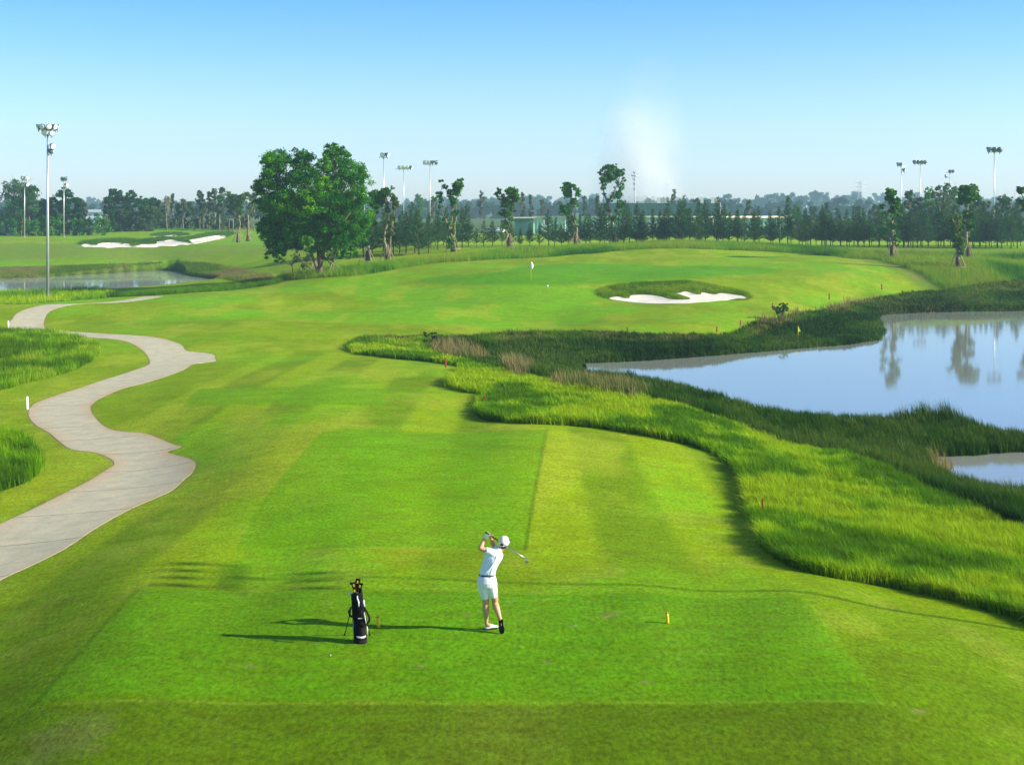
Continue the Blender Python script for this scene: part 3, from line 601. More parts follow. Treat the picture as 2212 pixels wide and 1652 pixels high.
# ------------------------------------------------------------------ trees
M_bark = simple_mat('bark', (.16, .115, .075), .9, noise=.35, nscale=5, bump=.6, spec=.1)
M_bark_pale = simple_mat('pale_bark', (.25, .2, .12), .9, noise=.4, nscale=4, bump=.5, spec=.1)
M_bark_dark = simple_mat('dark_bark', (.085, .06, .04), .9, noise=.35, nscale=5, bump=.6, spec=.1)
M_pole = simple_mat('bamboo_prop', (.34, .27, .17), .8, noise=.2, nscale=6, spec=.2)
M_leaf = leaf_mat('leaves', (1, 1, 1), .32, .5, (1.3, 1.4, .4))
M_needle = leaf_mat('needles', (1, 1, 1), .15, .6, (1.2, 1.3, .6))
def quads(P, size, g, aspect=.55, flat=0.0, droop=0.0):
    m = len(P); d = g.normal(0, 1, (m, 3)); d[:, 2] = d[:, 2] * (1 - flat) - droop; d /= np.linalg.norm(d, axis=1)[:, None]
    e = g.normal(0, 1, (m, 3)); e -= d * (e * d).sum(1)[:, None]; e /= np.linalg.norm(e, axis=1)[:, None] + 1e-9
    s = size * g.uniform(.65, 1.3, m); a = d * s[:, None] * .5; b = e * (s * aspect)[:, None] * .5
    V = np.stack([P - a, P + b - a * .1, P + a, P - b - a * .1], 1)
    return V.reshape(-1, 3)
def leafset(name, C, rad, n, size, cols, g, parent, loc=None, sub=9, mat=None, aspect=.55, droop=0.0, squash=.85, hollow=.55):
    """C (k,3) clump centres with radii rad (k,), n leaves in all, grouped in sub-clumps so the crown stays uneven"""
    C = np.asarray(C, float); rad = np.asarray(rad, float); wgt = rad ** 2; k = len(C)
    cnt = np.maximum((n * wgt / wgt.sum()).astype(int), 8); P = []; T = []
    cols = np.array(cols, float)
    for i in range(k):
        ns = max(3, int(sub * (rad[i] / rad.mean()) ** 1.4)); d = g.normal(0, 1, (ns, 3)); d /= np.linalg.norm(d, axis=1)[:, None]
        sc = C[i] + d * (rad[i] * g.uniform(hollow, 1, ns) ** .6)[:, None] * np.array((1, 1, squash))
        pick = g.integers(0, ns, cnt[i]); sr = rad[i] * g.uniform(.22, .42, ns)
        q = g.normal(0, 1, (cnt[i], 3)); q /= np.linalg.norm(q, axis=1)[:, None]; q *= np.where(g.uniform(0, 1, cnt[i]) < .3, g.uniform(1, 1.9, cnt[i]), 1)[:, None]
        P.append(sc[pick] + q * (sr[pick] * g.uniform(.2, 1, cnt[i]) ** .5)[:, None] * np.array((1, 1, .7)))
        tint = g.uniform(0, 1, ns)[pick] * .6 + g.uniform(0, 1) * .4; T.append(tint)
    P = np.vstack(P); T = np.concatenate(T); T = np.clip(T + g.normal(0, .1, len(T)), 0, 1) * (len(cols) - 1)
    i0 = np.minimum(T.astype(int), len(cols) - 2); fr = (T - i0)[:, None]; col = cols[i0] * (1 - fr) + cols[i0 + 1] * fr
    col = col * g.uniform(.8, 1.2, len(P))[:, None]
    V = quads(P, size, g, aspect, droop=droop); F = np.arange(len(V)).reshape(-1, 4)
    return fast_mesh(name, V, F, mat or M_leaf, parent, np.repeat(col, 4, 0), loc=loc)
def limb(mb, a, b, r0, r1, g, n=5, wob=.05, sides=6):
    a, b = Vector(a), Vector(b); L = (b - a).length; pts = []
    for i in range(n + 1):
        t = i / n; p = a.lerp(b, t); p.z += math.sin(t * math.pi) * L * -.06
        if 0 < i < n: p += Vector(g.normal(0, wob * L, 3))
        pts.append(p)
    mb.tube(pts, [r0 + (r1 - r0) * (i / n) for i in range(n + 1)], sides); return pts
LG = [(.008, .07, .008), (.02, .14, .007), (.06, .24, .004), (.17, .38, .004)]
LG2 = [(.02, .075, .02), (.04, .13, .02), (.07, .17, .03)]

# --- the big tree left of the green
def px(cr, p): return (cr[0] + p[0] / cr[2], cr[1] + p[1] / cr[2])
CR2 = (517.4, 287.4, 4.791); CR3 = (862.3, 316.2, 3.848); CR5 = (1724.5, 287.4, 4.4206); CR1 = (0, 229.9, 3.832)
def at(u, v, Y): return Vector(((u - U0) / FPX * Y, Y, CAM_H - (v - V0) / FPX * Y))
def main_tree():
    g = np.random.default_rng(21)
    bu, bv = px(CR2, (830, 1490)); b = spot(bu, bv); Y0 = b.y; S = Y0 / FPX / CR2[2]
    t = empty('broadleaf_tree', b, 'largest tree, dense round green crown on a forked trunk left of the green', 'tree')
    mb = MB(); L = lambda x, y, dy=0: at(*px(CR2, (x, y)), Y0 + dy) - b
    mb.tube([L(830, 1500) - Vector((0, 0, .4)), L(832, 1480), L(835, 1380), L(845, 1240), L(865, 1100, .3), L(900, 900, .5), L(960, 650, .5), L(1000, 350, .4)], [.44, .33, .29, .27, .23, .19, .14, .06], 10)
    mb.tube([L(815, 1480), L(800, 1400, -.2), L(760, 1290, -.5), L(700, 1150, -1), L(600, 980, -1.2), L(480, 800, -1.2), L(420, 560, -1)], [.22, .18, .16, .15, .13, .1, .05], 8)
    mb.tube([L(835, 1400), L(820, 1250, .6), L(790, 1050, 1.2), L(700, 800, 1.6), L(650, 500, 1.5)], [.26, .24, .2, .14, .06], 8)
    mb.tube([L(850, 1300), L(900, 1150, -1), L(1020, 1000, -2), L(1150, 820, -2.5)], [.22, .18, .13, .06], 7)
    B = [(370,290,120),(290,330,80),(240,470,110),(640,290,125),(430,470,150),(190,560,75),(985,225,105),(1065,240,85),(900,330,105),(1130,380,135),(1230,500,115),(960,560,170),(700,480,150),(1230,680,130),(1290,860,115),(1325,950,80),(1050,800,190),(780,760,210),(450,760,200),(300,700,115),(350,950,125),(550,980,170),(820,1000,180),(1080,1060,160),(1180,1000,140),(335,1130,105),(360,1240,75),(320,1010,105),(350,1290,55),(300,1080,80),(420,1180,80),(480,1130,90),(450,1200,55),(570,1150,70),(1060,1260,50),(1150,1290,40),(800,1170,80),(1100,1220,60),(640,1090,100),(930,1150,90),(1175,1180,60)]
    C, Rr = [], []
    for x, y, r in B:
        depth = 5.2 * math.sqrt(max(0, 1 - ((x - 760) / 640) ** 2)) * (1 - .35 * abs((y - 720) / 560)); k = max(2, int(depth * 1.0))
        for j in range(k):
            dy = -depth + 2 * depth * (j + .5) / k + g.normal(0, .4); sh = 1 - .28 * abs(dy) / 5.5
            C.append(L(760 + (x - 760) * (1 - .05 * abs(dy) / 5), y + g.normal(0, 20), 0) + Vector((g.normal(0, .25), dy, 0))); Rr.append(r * S * sh * 1.02)
    for c in C[::3]: limb(mb, L(860, 1060 - g.uniform(0, 400), .4), c, .09, .02, g, 4, .05, 5)
    mb.build('trunk', M_bark, t)
    leafset('crown', C, Rr, 120000, .30, LG, g, t, sub=15, droop=.5, aspect=.42)
main_tree()

# --- pruned and staked transplanted trees
def pruned(cr, base, stems, clumps, label, name='staked_tree', cols=LG, nl=5200, props=True, pale=True, wrap=True, lf=.26, group=None, thick=1.0):
    g = np.random.default_rng(abs(hash2(np.array([base[0]]), np.array([base[1]]), 3)[0] * 1e6).astype(int))
    bu, bv = px(cr, base); b = spot(bu, bv); Y0 = b.y; S = Y0 / FPX / cr[2]
    t = empty(name, b, label, 'tree', group)
    L = lambda x, y, dy=0: at(*px(cr, (x, y)), Y0 + dy) - b
    mb = MB()
    for k, st in enumerate(stems):
        pts = [L(x, y, (g.normal(0, .25) if i else 0) + k * .12) for i, (x, y) in enumerate(st)]
        if k == 0: pts[0] = pts[0] + Vector((0, 0, -.3))
        P = catmull([tuple(p) for p in pts], 4, False)
        r0 = (.22 if k == 0 else .12) * thick; n = len(P); P[1:-1] += g.normal(0, .035, (n - 2, 3))
        mb.tube(P, [r0 * (1 - .72 * (i / (n - 1)) ** .8) * g.uniform(.85, 1.2) for i in range(n)], 7)
    C, Rr = [], []
    for x, y, r in clumps:
        for j in range(2 if r > 28 else 1):
            dy = g.normal(0, .35) + (j - .5) * r * S * .7; C.append(L(x + g.normal(0, 4), y, dy)); Rr.append(r * S * 1.12)
    for st in stems:
        q = catmull(st, 4, False); lo_ = base[1] - .42 * (base[1] - min(y for _, y in st))
        for x, y in q[1::2]:
            if y < lo_: C.append(L(x + g.normal(0, 6), y + g.normal(0, 6), g.normal(0, .25))); Rr.append(g.uniform(.28, .48))
    ends = [L(*st[-1]) for st in stems] + [L(*st[len(st) // 2]) for st in stems]
    for c in C:
        e = min(ends, key=lambda q: (q - c).length); limb(mb, e, c, .055, .015, g, 3, .06, 5)
    mb.build('trunk', M_bark_pale if pale else M_bark, t)
    if wrap:
        w_ = MB(); hh = 1.9
        w_.tube([Vector((0, 0, -.1)), Vector((.03, 0, .5)), Vector((-.03, .02, 1.2)), Vector((0, 0, hh))], [.42 * thick, .34 * thick, .27 * thick, .2 * thick], 10)
        w_.build('trunk_wrap', M_bark_dark, t)
    leafset('crown', C, Rr, int(nl * 1.5), lf, cols, g, t, sub=10, aspect=.7)
    if props:
        for k in range(4):
            a = k * math.pi / 2 + .5 + g.uniform(-.2, .2); m_ = MB()
            m_.tube([(1.45 * math.cos(a), 1.45 * math.sin(a), -.15 ), (.12 * math.cos(a), .12 * math.sin(a), 2.5)], .05, 6); m_.build('prop', M_pole, t)
        m_ = MB()
        for k in range(4):
            a0, a1 = k * math.pi / 2 + .5, (k + 1) * math.pi / 2 + .5; r = 1.2
            m_.tube([(r * math.cos(a0), r * math.sin(a0), .42), (r * math.cos(a1), r * math.sin(a1), .42)], .04, 5)
        m_.build('prop_rail', M_pole, t)
    return t
GST = 'pruned transplanted trees held by wooden props'
pruned(CR3, (450, 880), [[(450,880),(432,740),(400,640),(345,530),(335,420)],[(430,760),(440,600),(435,470),(430,400)],[(455,800),(470,600),(478,440),(500,300)]],
 [(330,400,28),(325,440,22),(355,290,16),(375,320,16),(385,340,22),(410,385,26),(430,420,28),(445,455,28),(490,330,38),(510,280,22),(480,380,28),(500,400,18),(440,700,22),(425,780,30),(430,830,24),(480,540,16)], 'staked pruned tree with three bare stems, left of the flag', group=GST)
pruned(CR3, (915, 860), [[(915,860),(892,720),(880,600),(870,450),(830,360)],[(900,700),(940,560),(985,440)],[(885,600),(915,420),(930,340)]],
 [(830,360,18),(800,400,18),(850,430,26),(900,360,28),(935,385,42),(960,410,34),(925,440,40),(880,480,30),(860,550,28),(900,560,32),(985,440,26),(980,400,18),(890,640,26),(880,670,22),(930,500,26),(960,370,24)], 'staked bushy pruned tree almost straight above the white flag', group=GST, cols=[(.02,.08,.01),(.05,.16,.01),(.09,.24,.01)])
pruned(CR3, (1465, 840), [[(1462,840),(1475,700),(1440,560),(1430,440),(1395,330)],[(1445,600),(1400,560)],[(1445,500),(1480,380)],[(1475,680),(1415,590),(1395,480)]],
 [(1400,330,34),(1432,340,28),(1365,350,22),(1478,370,26),(1400,390,30),(1375,420,18),(1450,450,24),(1375,520,34),(1470,490,22),(1400,550,24),(1480,400,16),(1360,500,16)], 'staked leaning pruned tree before the left part of the pale green fence', group=GST)
pruned(CR3, (1785, 830), [[(1785,830),(1770,640),(1740,500),(1700,380),(1680,300)],[(1740,480),(1790,370),(1820,300)],[(1790,640),(1830,470),(1850,330)],[(1730,520),(1700,460)]],
 [(1690,215,28),(1665,225,16),(1740,190,38),(1790,160,20),(1790,190,30),(1835,215,34),(1775,240,44),(1710,270,34),(1700,310,26),(1690,350,20),(1862,280,20),(1845,320,26),(1825,400,30),(1835,480,30),(1780,420,24),(1820,545,28),(1770,600,30),(1740,270,30),(1840,360,20)], 'tallest staked tree with heart shaped crown, left of the smoke', group=GST, nl=8000, thick=1.25)
pruned(CR5, (895, 1220), [[(895,1220),(905,1000),(895,900),(905,780),(930,700),(955,650)],[(905,740),(880,640),(870,560)],[(885,1030),(835,940),(808,820),(800,680)],[(935,1100),(925,960)]],
 [(860,560,32),(900,570,28),(870,615,36),(915,620,28),(950,650,28),(890,740,24),(910,890,28),(800,690,12),(960,1030,20),(972,790,20),(900,650,26),(880,590,30)], 'staked pruned tree with slim bare side stem, left of the staked pair at right', group=GST, nl=6000)
pruned(CR5, (1620, 1200), [[(1618,1200),(1600,950),(1588,850),(1610,780),(1615,660),(1600,560)],[(1610,1000),(1640,900),(1650,850)]],
 [(1590,540,44),(1570,530,30),(1630,590,50),(1672,505,24),(1680,540,26),(1560,645,38),(1690,550,28),(1700,620,30),(1540,590,26),(1655,790,30),(1600,800,22),(1660,880,24),(1572,770,22),(1620,640,40),(1640,930,18)], 'taller of the two staked trees side by side near the right edge', group=GST, nl=9000, thick=1.2)
pruned(CR5, (1525, 1310), [[(1522,1310),(1530,1150),(1495,1050),(1500,900),(1470,820)],[(1540,1100),(1530,950),(1530,820)]],
 [(1440,820,20),(1530,800,28),(1500,900,24),(1530,940,26),(1490,970,20),(1560,1030,30),(1540,1130,34),(1525,870,20),(1550,1080,26)], 'shorter yellowish green staked tree before its taller neighbour near the right edge', group=GST, cols=[(.05,.13,.008),(.09,.2,.008),(.16,.26,.012)], nl=5000)
pruned(CR5, (2225, 1200), [[(2225,1200),(2200,900),(2170,700),(2120,540)],[(2200,900),(2210,700)]], [(2120,528,22),(2135,580,22),(2150,660,24),(2200,700,40),(2210,640,30),(2140,540,20)], 'pruned tree leaning in at the right edge of the photo', group=GST, props=False)
pruned(CR2, (1530, 1350), [[(1530,1350),(1508,1150),(1503,1040),(1540,880),(1525,780),(1510,690)],[(1550,1250),(1568,1080),(1590,920),(1610,750)]],
 [(1508,680,18),(1530,640,20),(1600,690,32),(1590,890,20),(1620,730,30),(1575,650,26),(1540,740,16),(1610,800,22),(1640,760,18)], 'staked pruned tree with two tall bare stems in a V, right of the largest tree', group=GST, cols=[(.06,.12,.02),(.12,.17,.03),(.2,.22,.05)], nl=3200, lf=.22)
pruned(CR2, (1325, 1360), [[(1325,1360),(1335,1180),(1300,1020),(1290,900)],[(1335,1100),(1380,980),(1400,780),(1400,660)],[(1400,780),(1500,700),(1560,590)]],
 [(1400,640,48),(1440,690,44),(1380,720,40),(1500,600,34),(1580,565,22),(1540,600,20),(1470,640,36),(1420,760,40)], 'staked tree half hidden behind the right side of the largest tree', group=GST, nl=5200)
pruned(CR1, (1970, 1125), [[(1970,1125),(1978,1040),(1985,960),(1970,880),(1955,800)],[(1985,960),(2000,860),(1995,780)]],
 [(1930,755,30),(1975,790,38),(2000,750,26),(1940,830,30),(1990,880,22),(1950,790,30),(1930,800,24)], 'left of two propped trees beyond the left hill bunker', group=GST, cols=[(.03,.08,.02),(.06,.13,.02),(.1,.17,.03)], nl=3600, lf=.3)
pruned(CR1, (2052, 1115), [[(2052,1115),(2055,950),(2040,820),(2020,760)],[(2058,920),(2085,850),(2110,780)],[(2050,850),(2070,760)]],
 [(2040,740,30),(2100,760,30),(2080,820,26),(2060,720,24),(2110,730,20)], 'right of two propped trees beyond the left hill bunker, thin pale crown', group=GST, cols=[(.08,.14,.05),(.12,.18,.06)], nl=1800, lf=.26)
# young bare trees under the big crown
def twiggy(name, u, v, h, label, group, seed, leaves=500, cols=None, props=False, spread=.8, mat=None, fork=.28, r0=.1):
    g = np.random.default_rng(seed); b = spot(u, v); t = empty(name, b, label, 'tree', group); mb = MB(); tips = []
    def grow(p, d, L, r, dep):
        q = p + d * L; mid = p.lerp(q, .5) + Vector(g.normal(0, .04 * L, 3)); mb.tube([p, mid, q], [r, r * .85, r * .7], 5)
        tips.append(q)
        if dep == 0: return
        for k in range(2 + (g.random() < .6)):
            e = (d + Vector(g.normal(0, .5 * spread, 3)) + Vector((0, 0, .15))).normalized(); grow(q, e, L * g.uniform(.6, .85), r * .62, dep - 1)
    grow(Vector((0, 0, -.1)), Vector((g.normal(0, .05), 0, 1)).normalized(), h * fork, r0, 4)
    mb.build('trunk', mat or M_bark_pale, t)
    if leaves:
        tp = np.array([tuple(q) for q in tips[len(tips) // 3:]]); leafset('crown', tp, np.full(len(tp), h * .06), leaves, .2, cols or LG2, g, t, sub=3)
    if props:
        for k in range(3):
            a = k * 2.094 + .3; m_ = MB(); m_.tube([(1.5 * math.cos(a), 1.5 * math.sin(a), 0), (.05, 0, h * .45)], .035, 5); m_.build('prop', M_pole, t)
    return t
YG = 'small bare staked trees below the largest tree'
for i, (x, y, h, lab) in enumerate([(545,1490,3.6,'leftmost small bare tree with open twigs below the largest tree'),(660,1478,3.9,'small bare tree with crossed props left of the forked trunk'),(762,1468,3.2,'small bare tree just left of the forked trunk'),(965,1478,3.6,'small propped bare tree right of the forked trunk')]):
    u, v = px(CR2, (x, y)); twiggy('young_tree', u, v, h, lab, YG, 50 + i, 120, props=(i != 0), spread=1.1)

# --- the dense row of conifers
def conifer_proto(seed, h, parent, rmax=.27, dens=1.0, low=.06):
    g = np.random.default_rng(seed); mb = MB()
    lean = Vector((g.normal(0, .02), g.normal(0, .02), 1)); mb.tube([(0, 0, -.3), tuple(lean * h * .5), tuple(lean * h)], [.11, .07, .012], 6)
    P = []; D = []; zz = max(.13, low * 1.8) * h
    while zz < h * .97:
        f = zz / h; R0 = h * rmax * (min(1, .55 + 2.0 * f) * (1 - f) ** 1.35 * 1.08 + .008) 
        for k in range(4):
            a = g.uniform(0, 2 * math.pi); L = R0 * g.uniform(.55, 1.2); upa = g.uniform(.25, .85)
            d = Vector((math.cos(a), math.sin(a), upa)).normalized(); o = lean * zz
            e = o + d * L; mb.tube([o, o.lerp(e, .5) + Vector((0, 0, -.03 * L)), e], [.025, .018, .006], 3)
            n = max(6, int(L * 21 * dens)); s = g.uniform(.12, 1.02, n)
            q = np.array(o) + np.outer(s, np.array(d) * L); q[:, 2] -= np.sin(s * 3.1) * .03 * L; q += g.normal(0, .05, (n, 3))
            dd = np.tile(np.array(d), (n, 1)) + g.normal(0, .55, (n, 3)); P.append(q); D.append(dd)
        zz += h * g.uniform(.014, .03)
    tr = mb.build('trunk', M_bark_dark, parent)
    P = np.vstack(P); D = np.vstack(D); D /= np.linalg.norm(D, axis=1)[:, None]; m = len(P); s = g.uniform(.22, .42, m)
    e = np.cross(D, g.normal(0, 1, (m, 3))); e /= np.linalg.norm(e, axis=1)[:, None]; w_ = .035
    V = np.stack([P, P + D * s[:, None] * .5 + e * w_, P + D * s[:, None], P + D * s[:, None] * .5 - e * w_], 1).reshape(-1, 3)
    ct = np.array([(.012, .07, .026), (.035, .13, .035), (.08, .2, .045)]); T = g.uniform(0, 1.99, m); i0 = T.astype(int); fr = (T - i0)[:, None]
    col = ct[i0] * (1 - fr) + ct[np.minimum(i0 + 1, 2)] * fr
    return tr, fast_mesh('crown', V, np.arange(len(V)).reshape(-1, 4), M_needle, parent, np.repeat(col, 4, 0))
CG = 'dark conifers planted in a dense row behind the green'
protos = []
def conifer(u, top, label, k, Y=None, rr=1.0):
    g = random.Random(int(u * 7 + top))
    Y = Y or (233 if u > 1010 else 233 - 26 * min(1, (1010 - u) / 90)) + g.uniform(-3, 5); x = (u - U0) / FPX * Y; z = gz(x, Y); h = CAM_H - (top - V0) / FPX * Y - z
    if len(protos) < 6:
        k = len(protos); t = empty('conifer', (x, Y, z), label, 'tree', CG); conifer_proto(100 + k, 8.0, t, [.46, .38, .5, .43, .36, .47][k], [1.1, .8, 1.2, .95, 1.1, .7][k], [.05, .09, .04, .07, .1, .06][k]); protos.append(t)
    else:
        t = copy_tree(protos[k % 6]); t.location = (x, Y, z); t['label'] = label
    t.scale = (h / 8 * rr, h / 8 * rr, h / 8); t.rotation_euler.z = g.uniform(0, 6.28) if k >= 6 else 0
    return t
def where(u):
    marks = [(845, 'right of the V-stemmed staked tree'), (1000, 'right of the three-stemmed staked tree'), (1110, 'right of the staked tree above the flag'), (1240, 'right of the leaning staked tree'), (1335, 'right of the tallest staked tree'), (1560, 'past the right end of the dark green net'), (1700, 'past the right end of the pale fence'), (1930, 'between the two groups of staked trees on the right'), (2095, 'at the far right end')]
    s = 'left of the V-stemmed staked tree'
    for a, b in marks:
        if u > a: s = b
    return s
tops = {1186:450,1246:462,1297:443,1330:468,1410:448,1428:452,1462:436,1480:420,1500:430,1535:440,1548:424,1590:450,1610:455,1640:445,1672:455,1710:420,1745:445,1765:425,1800:455,1830:450,1860:455}
u = 772; i = 0; rnd = random.Random(4)
while u < 2235:
    top = 468 + rnd.uniform(-12, 12)
    if u < 1000: top = 452 + rnd.uniform(-8, 12)
    if 1000 < u < 1180: top = 480 + rnd.uniform(-8, 12)
    if 1180 < u < 1340: top = 470 + rnd.uniform(-20, 14)
    if 1340 < u < 1720: top = 450 + rnd.uniform(-26, 14)
    if 1720 <= u < 1900: top = 455 + rnd.uniform(-22, 16)
    if u >= 1900: top = 450 + rnd.uniform(-14, 14)
    for tk, tv in tops.items():
        if abs(tk - u) < 9: top = tv
    conifer(u, top, 'dark feathery conifer, ' + where(u), i, rr=rnd.uniform(.85, 1.15)); i += 1
    u += rnd.choice((rnd.uniform(8, 14), rnd.uniform(12, 25))) if not (1000 < u < 1180) else rnd.uniform(16, 26)
for u in list(range(790, 990, 19)) + list(range(1350, 1720, 40)) + list(range(1730, 2230, 17)):
    conifer(u + rnd.uniform(-4, 4), 462 + rnd.uniform(-14, 16), 'dark feathery conifer, ' + where(u), i, Y=244 + rnd.uniform(-3, 5)); i += 1

# --- broadleaf background trees
def back_tree(u, v, top, wpx, label, group, seed, cols, nl=4200, dens=1, trunkf=.25, lf=.45, name='broadleaf_tree', slim=1.0, bark=None, Y=None, bare=0, cat='tree'):
    g = np.random.default_rng(seed)
    if Y: x = (u - U0) / FPX * Y; b = Vector((x, Y, gz(x, Y)))
    else: b = spot(u, v)
    Y = b.y; h = (CAM_H - (top - V0) / FPX * Y) - b.z; W = wpx / FPX * Y; t = empty(name, b, label, cat, group); mb = MB()
    mb.tube([(0, 0, -.3), (g.normal(0, .1), 0, h * .3), (g.normal(0, .2), 0, h * .8)], [W * .035 + .08, W * .025 + .06, .04], 7)
    k = int(9 + W); C = []; Rr = []
    for j in range(k):
        f = trunkf + (1 - trunkf) * (j + .5) / k; wid = W / 2 * math.sin(min(1, (f - trunkf) / (1 - trunkf) * .85 + .22) * math.pi) ** .6 * slim; a = g.uniform(0, 6.28); rr = g.uniform(.15, .75)
        r = W * g.uniform(.16, .26); C.append((math.cos(a) * wid * rr, math.sin(a) * wid * rr, min(h * f, h - r * .85))); Rr.append(r)
        limb(mb, (0, 0, h * max(.12, f - .3)), C[-1], .05 + W * .006, .015, g, 3, .05, 5)
    for j in range(bare):
        a = g.uniform(0, 6.28); limb(mb, (0, 0, h * g.uniform(.4, .7)), (math.cos(a) * W * .4, math.sin(a) * W * .3, h * g.uniform(.9, 1.12)), .05, .012, g, 4, .05, 4)
    if mb.v: mb.build('trunk', bark or M_bark, t)
    leafset('crown', C, Rr, nl, lf, cols, g, t, sub=8)
    return t
BL = [(.012, .065, .018), (.025, .11, .02), (.045, .16, .018)]; BL2 = [(.006, .045, .014), (.014, .08, .016), (.03, .12, .015)]; BR = [(.03, .17, .015), (.05, .24, .02), (.08, .3, .02)]
GR = [(.045, .09, .035), (.07, .12, .045), (.1, .16, .05)]
LT = 'big dark trees behind the left fairway'
for a in [(30,505,388,110,'dark tree with bare twigs at its top in the far left corner',31,BL,9),(62,506,402,80,'dark tree just right of the left corner tree, behind the thin lamp pole',32,BL,12),(98,507,430,55,'low round dark tree right behind the big floodlight pole',33,BL2,0),(138,507,404,62,'pointed dark tree behind the second thin lamp pole',34,BL2,0),(165,507,425,40,'smaller dark tree right of the pointed one',35,BL,3),(182,507,438,26,'lowest brownish tree left of the hazy gap',36,GR,4)]:
    back_tree(a[0], a[1], a[2], a[3], a[4], LT, a[5], a[6], 7000, bare=a[7], trunkf=.12, lf=.5)
for a in [(250,500,407,62,'tallest dense dark green tree right of the hazy gap',41,BL2),(232,502,425,45,'dark green tree at the right rim of the hazy gap',42,BL2),(283,499,412,52,'dense dark tree adjoining the tallest one on its right',43,BL2),(306,498,424,48,'rounded tree in the middle of the left wood',44,BL),(330,497,428,46,'paler rounded tree left of the single pale trunk',45,BL),(268,500,450,40,'low twiggy olive tree in front of the dense dark trees',46,GR),(322,499,448,55,'grey green low tree in front of the left wood',47,GR)]:
    back_tree(a[0], a[1], a[2], a[3], a[4], 'dense trees of the left wood', a[5], a[6], 7000, trunkf=.08, lf=.5)
g = random.Random(5)
for i in range(15):
    u = -4 + i * 16.5; back_tree(u, 0, 470 + g.uniform(-10, 6), 26, 'bright green bush behind the left fairway' + (' near the left edge' if u < 50 else ' between the lamp poles' if u < 135 else ' in front of the hazy gap'), 'bright green bushes behind the left fairway', 60 + i, BR if i % 3 else BL, 1800, trunkf=.02, lf=.4, name='bush', Y=340 + g.uniform(-6, 6), cat='bush')
TH = 'slim trees at the right of the left wood'
sl = [(343,432,16),(352,445,18),(372,418,15),(384,440,20),(396,428,22),(408,436,20),(420,446,22),(431,411,26),(440,430,20),(452,414,22),(463,407,26),(474,420,24),(481,404,24),(494,414,26),(503,430,22),(518,436,22),(548,425,26),(560,440,30)]
for i, (u, top, wd) in enumerate(sl):
    pos = 'left part' if u < 400 else 'middle' if u < 470 else 'right end'
    back_tree(u, 0, top, wd, 'slim half bare tree in the %s of the thin wood' % pos, TH, 80 + i, [GR, BL, GR, BL][i % 4], 1500, trunkf=.45, lf=.5, bark=M_bark_pale, Y=372 + g.uniform(-8, 12), bare=3, slim=.8)
for i in range(16):
    u = 348 + i * 12.4; back_tree(u, 0, 468 + g.uniform(-8, 8), 20, 'grey green undergrowth tree at the foot of the thin wood', 'undergrowth trees of the thin wood', 120 + i, GR if i % 2 else BL, 1100, trunkf=.05, lf=.45, Y=382 + g.uniform(-4, 6), bark=M_bark_pale, slim=.9)
back_tree(361, 0, 424, 24, 'slender tree with one long pale bare trunk before the left wood', None, 151, [(.2, .19, .15), (.26, .24, .18)], 500, trunkf=.82, lf=.35, bark=M_bark_pale, Y=366, bare=5)
MG = 'scattered thin trees far behind the conifers'
ms = [(905,418,34,BR),(936,424,26,GR),(890,436,22,BL),(1040,412,20,GR),(1010,444,22,BL),(1128,416,18,GR),(1146,420,14,BL),(1172,430,16,GR),(1210,436,14,GR),(1262,424,14,BL),(1290,424,18,GR),(1395,440,26,BR),(1455,410,24,GR),(1505,428,20,GR),(1618,432,20,GR),(1720,440,30,BR),(1760,446,20,GR),(1808,448,24,GR),(1855,446,26,BL),(1890,440,28,GR)]
for i, (u, top, wd, cc) in enumerate(ms):
    back_tree(u, 0, top, wd, 'thin %s tree behind the conifers, %s' % ('bright green' if cc is BR else 'grey twiggy' if cc is GR else 'dull green', where(u)), MG, 160 + i, cc, 900, trunkf=.4, lf=.55, bark=M_bark_pale, Y=400 + g.uniform(-8, 25), bare=3, slim=.8)
rs = [(1965,412,30,BL),(1985,425,26,GR),(2005,405,40,BR),(2030,402,40,GR),(2048,398,34,BL),(2062,402,26,BR),(2020,430,50,GR),(2110,425,26,BL),(2130,435,30,GR),(2165,420,26,BL),(2180,424,24,BL),(2200,428,26,BL),(2100,440,34,GR),(1945,440,26,GR)]
for i, (u, top, wd, cc) in enumerate(rs):
    back_tree(u, 0, top, wd * 1.5, '%s tree rising behind the conifers %s' % ('fresh green' if cc is BR else 'grey twiggy' if cc is GR else 'mid green', 'around the double lamp pole' if u < 2000 else 'left of the rightmost lamp pole' if u < 2090 else 'near the right edge'), 'trees rising behind the right conifers', 190 + i, cc, 2200, trunkf=.25, lf=.45, bark=M_bark_pale, Y=295 + g.uniform(-8, 12), bare=4)
def shrub(u, v, h, label, seed):
    b = spot(u, v); gg = np.random.default_rng(seed); t = empty('shrub', b, label, 'shrub'); mb = MB()
    C = [(gg.normal(0, h * .22), gg.normal(0, h * .22), h * gg.uniform(.35, .85)) for _ in range(9)]
    for c in C: limb(mb, (0, 0, -.1), c, .03, .01, gg, 3, .05, 4)
    mb.build('stems', M_bark, t); leafset('foliage', C, [h * .22] * 9, 1500, .13, [(.03, .09, .02), (.06, .15, .03)], gg, t, sub=5)
shrub(945, 748, 1.1, 'small dark shrub in the rough at the left tip of the marsh', 301)
shrub(1686, 694, 1.5, 'small dark shrub where the fairway meets the marsh, near the right stakes', 302)

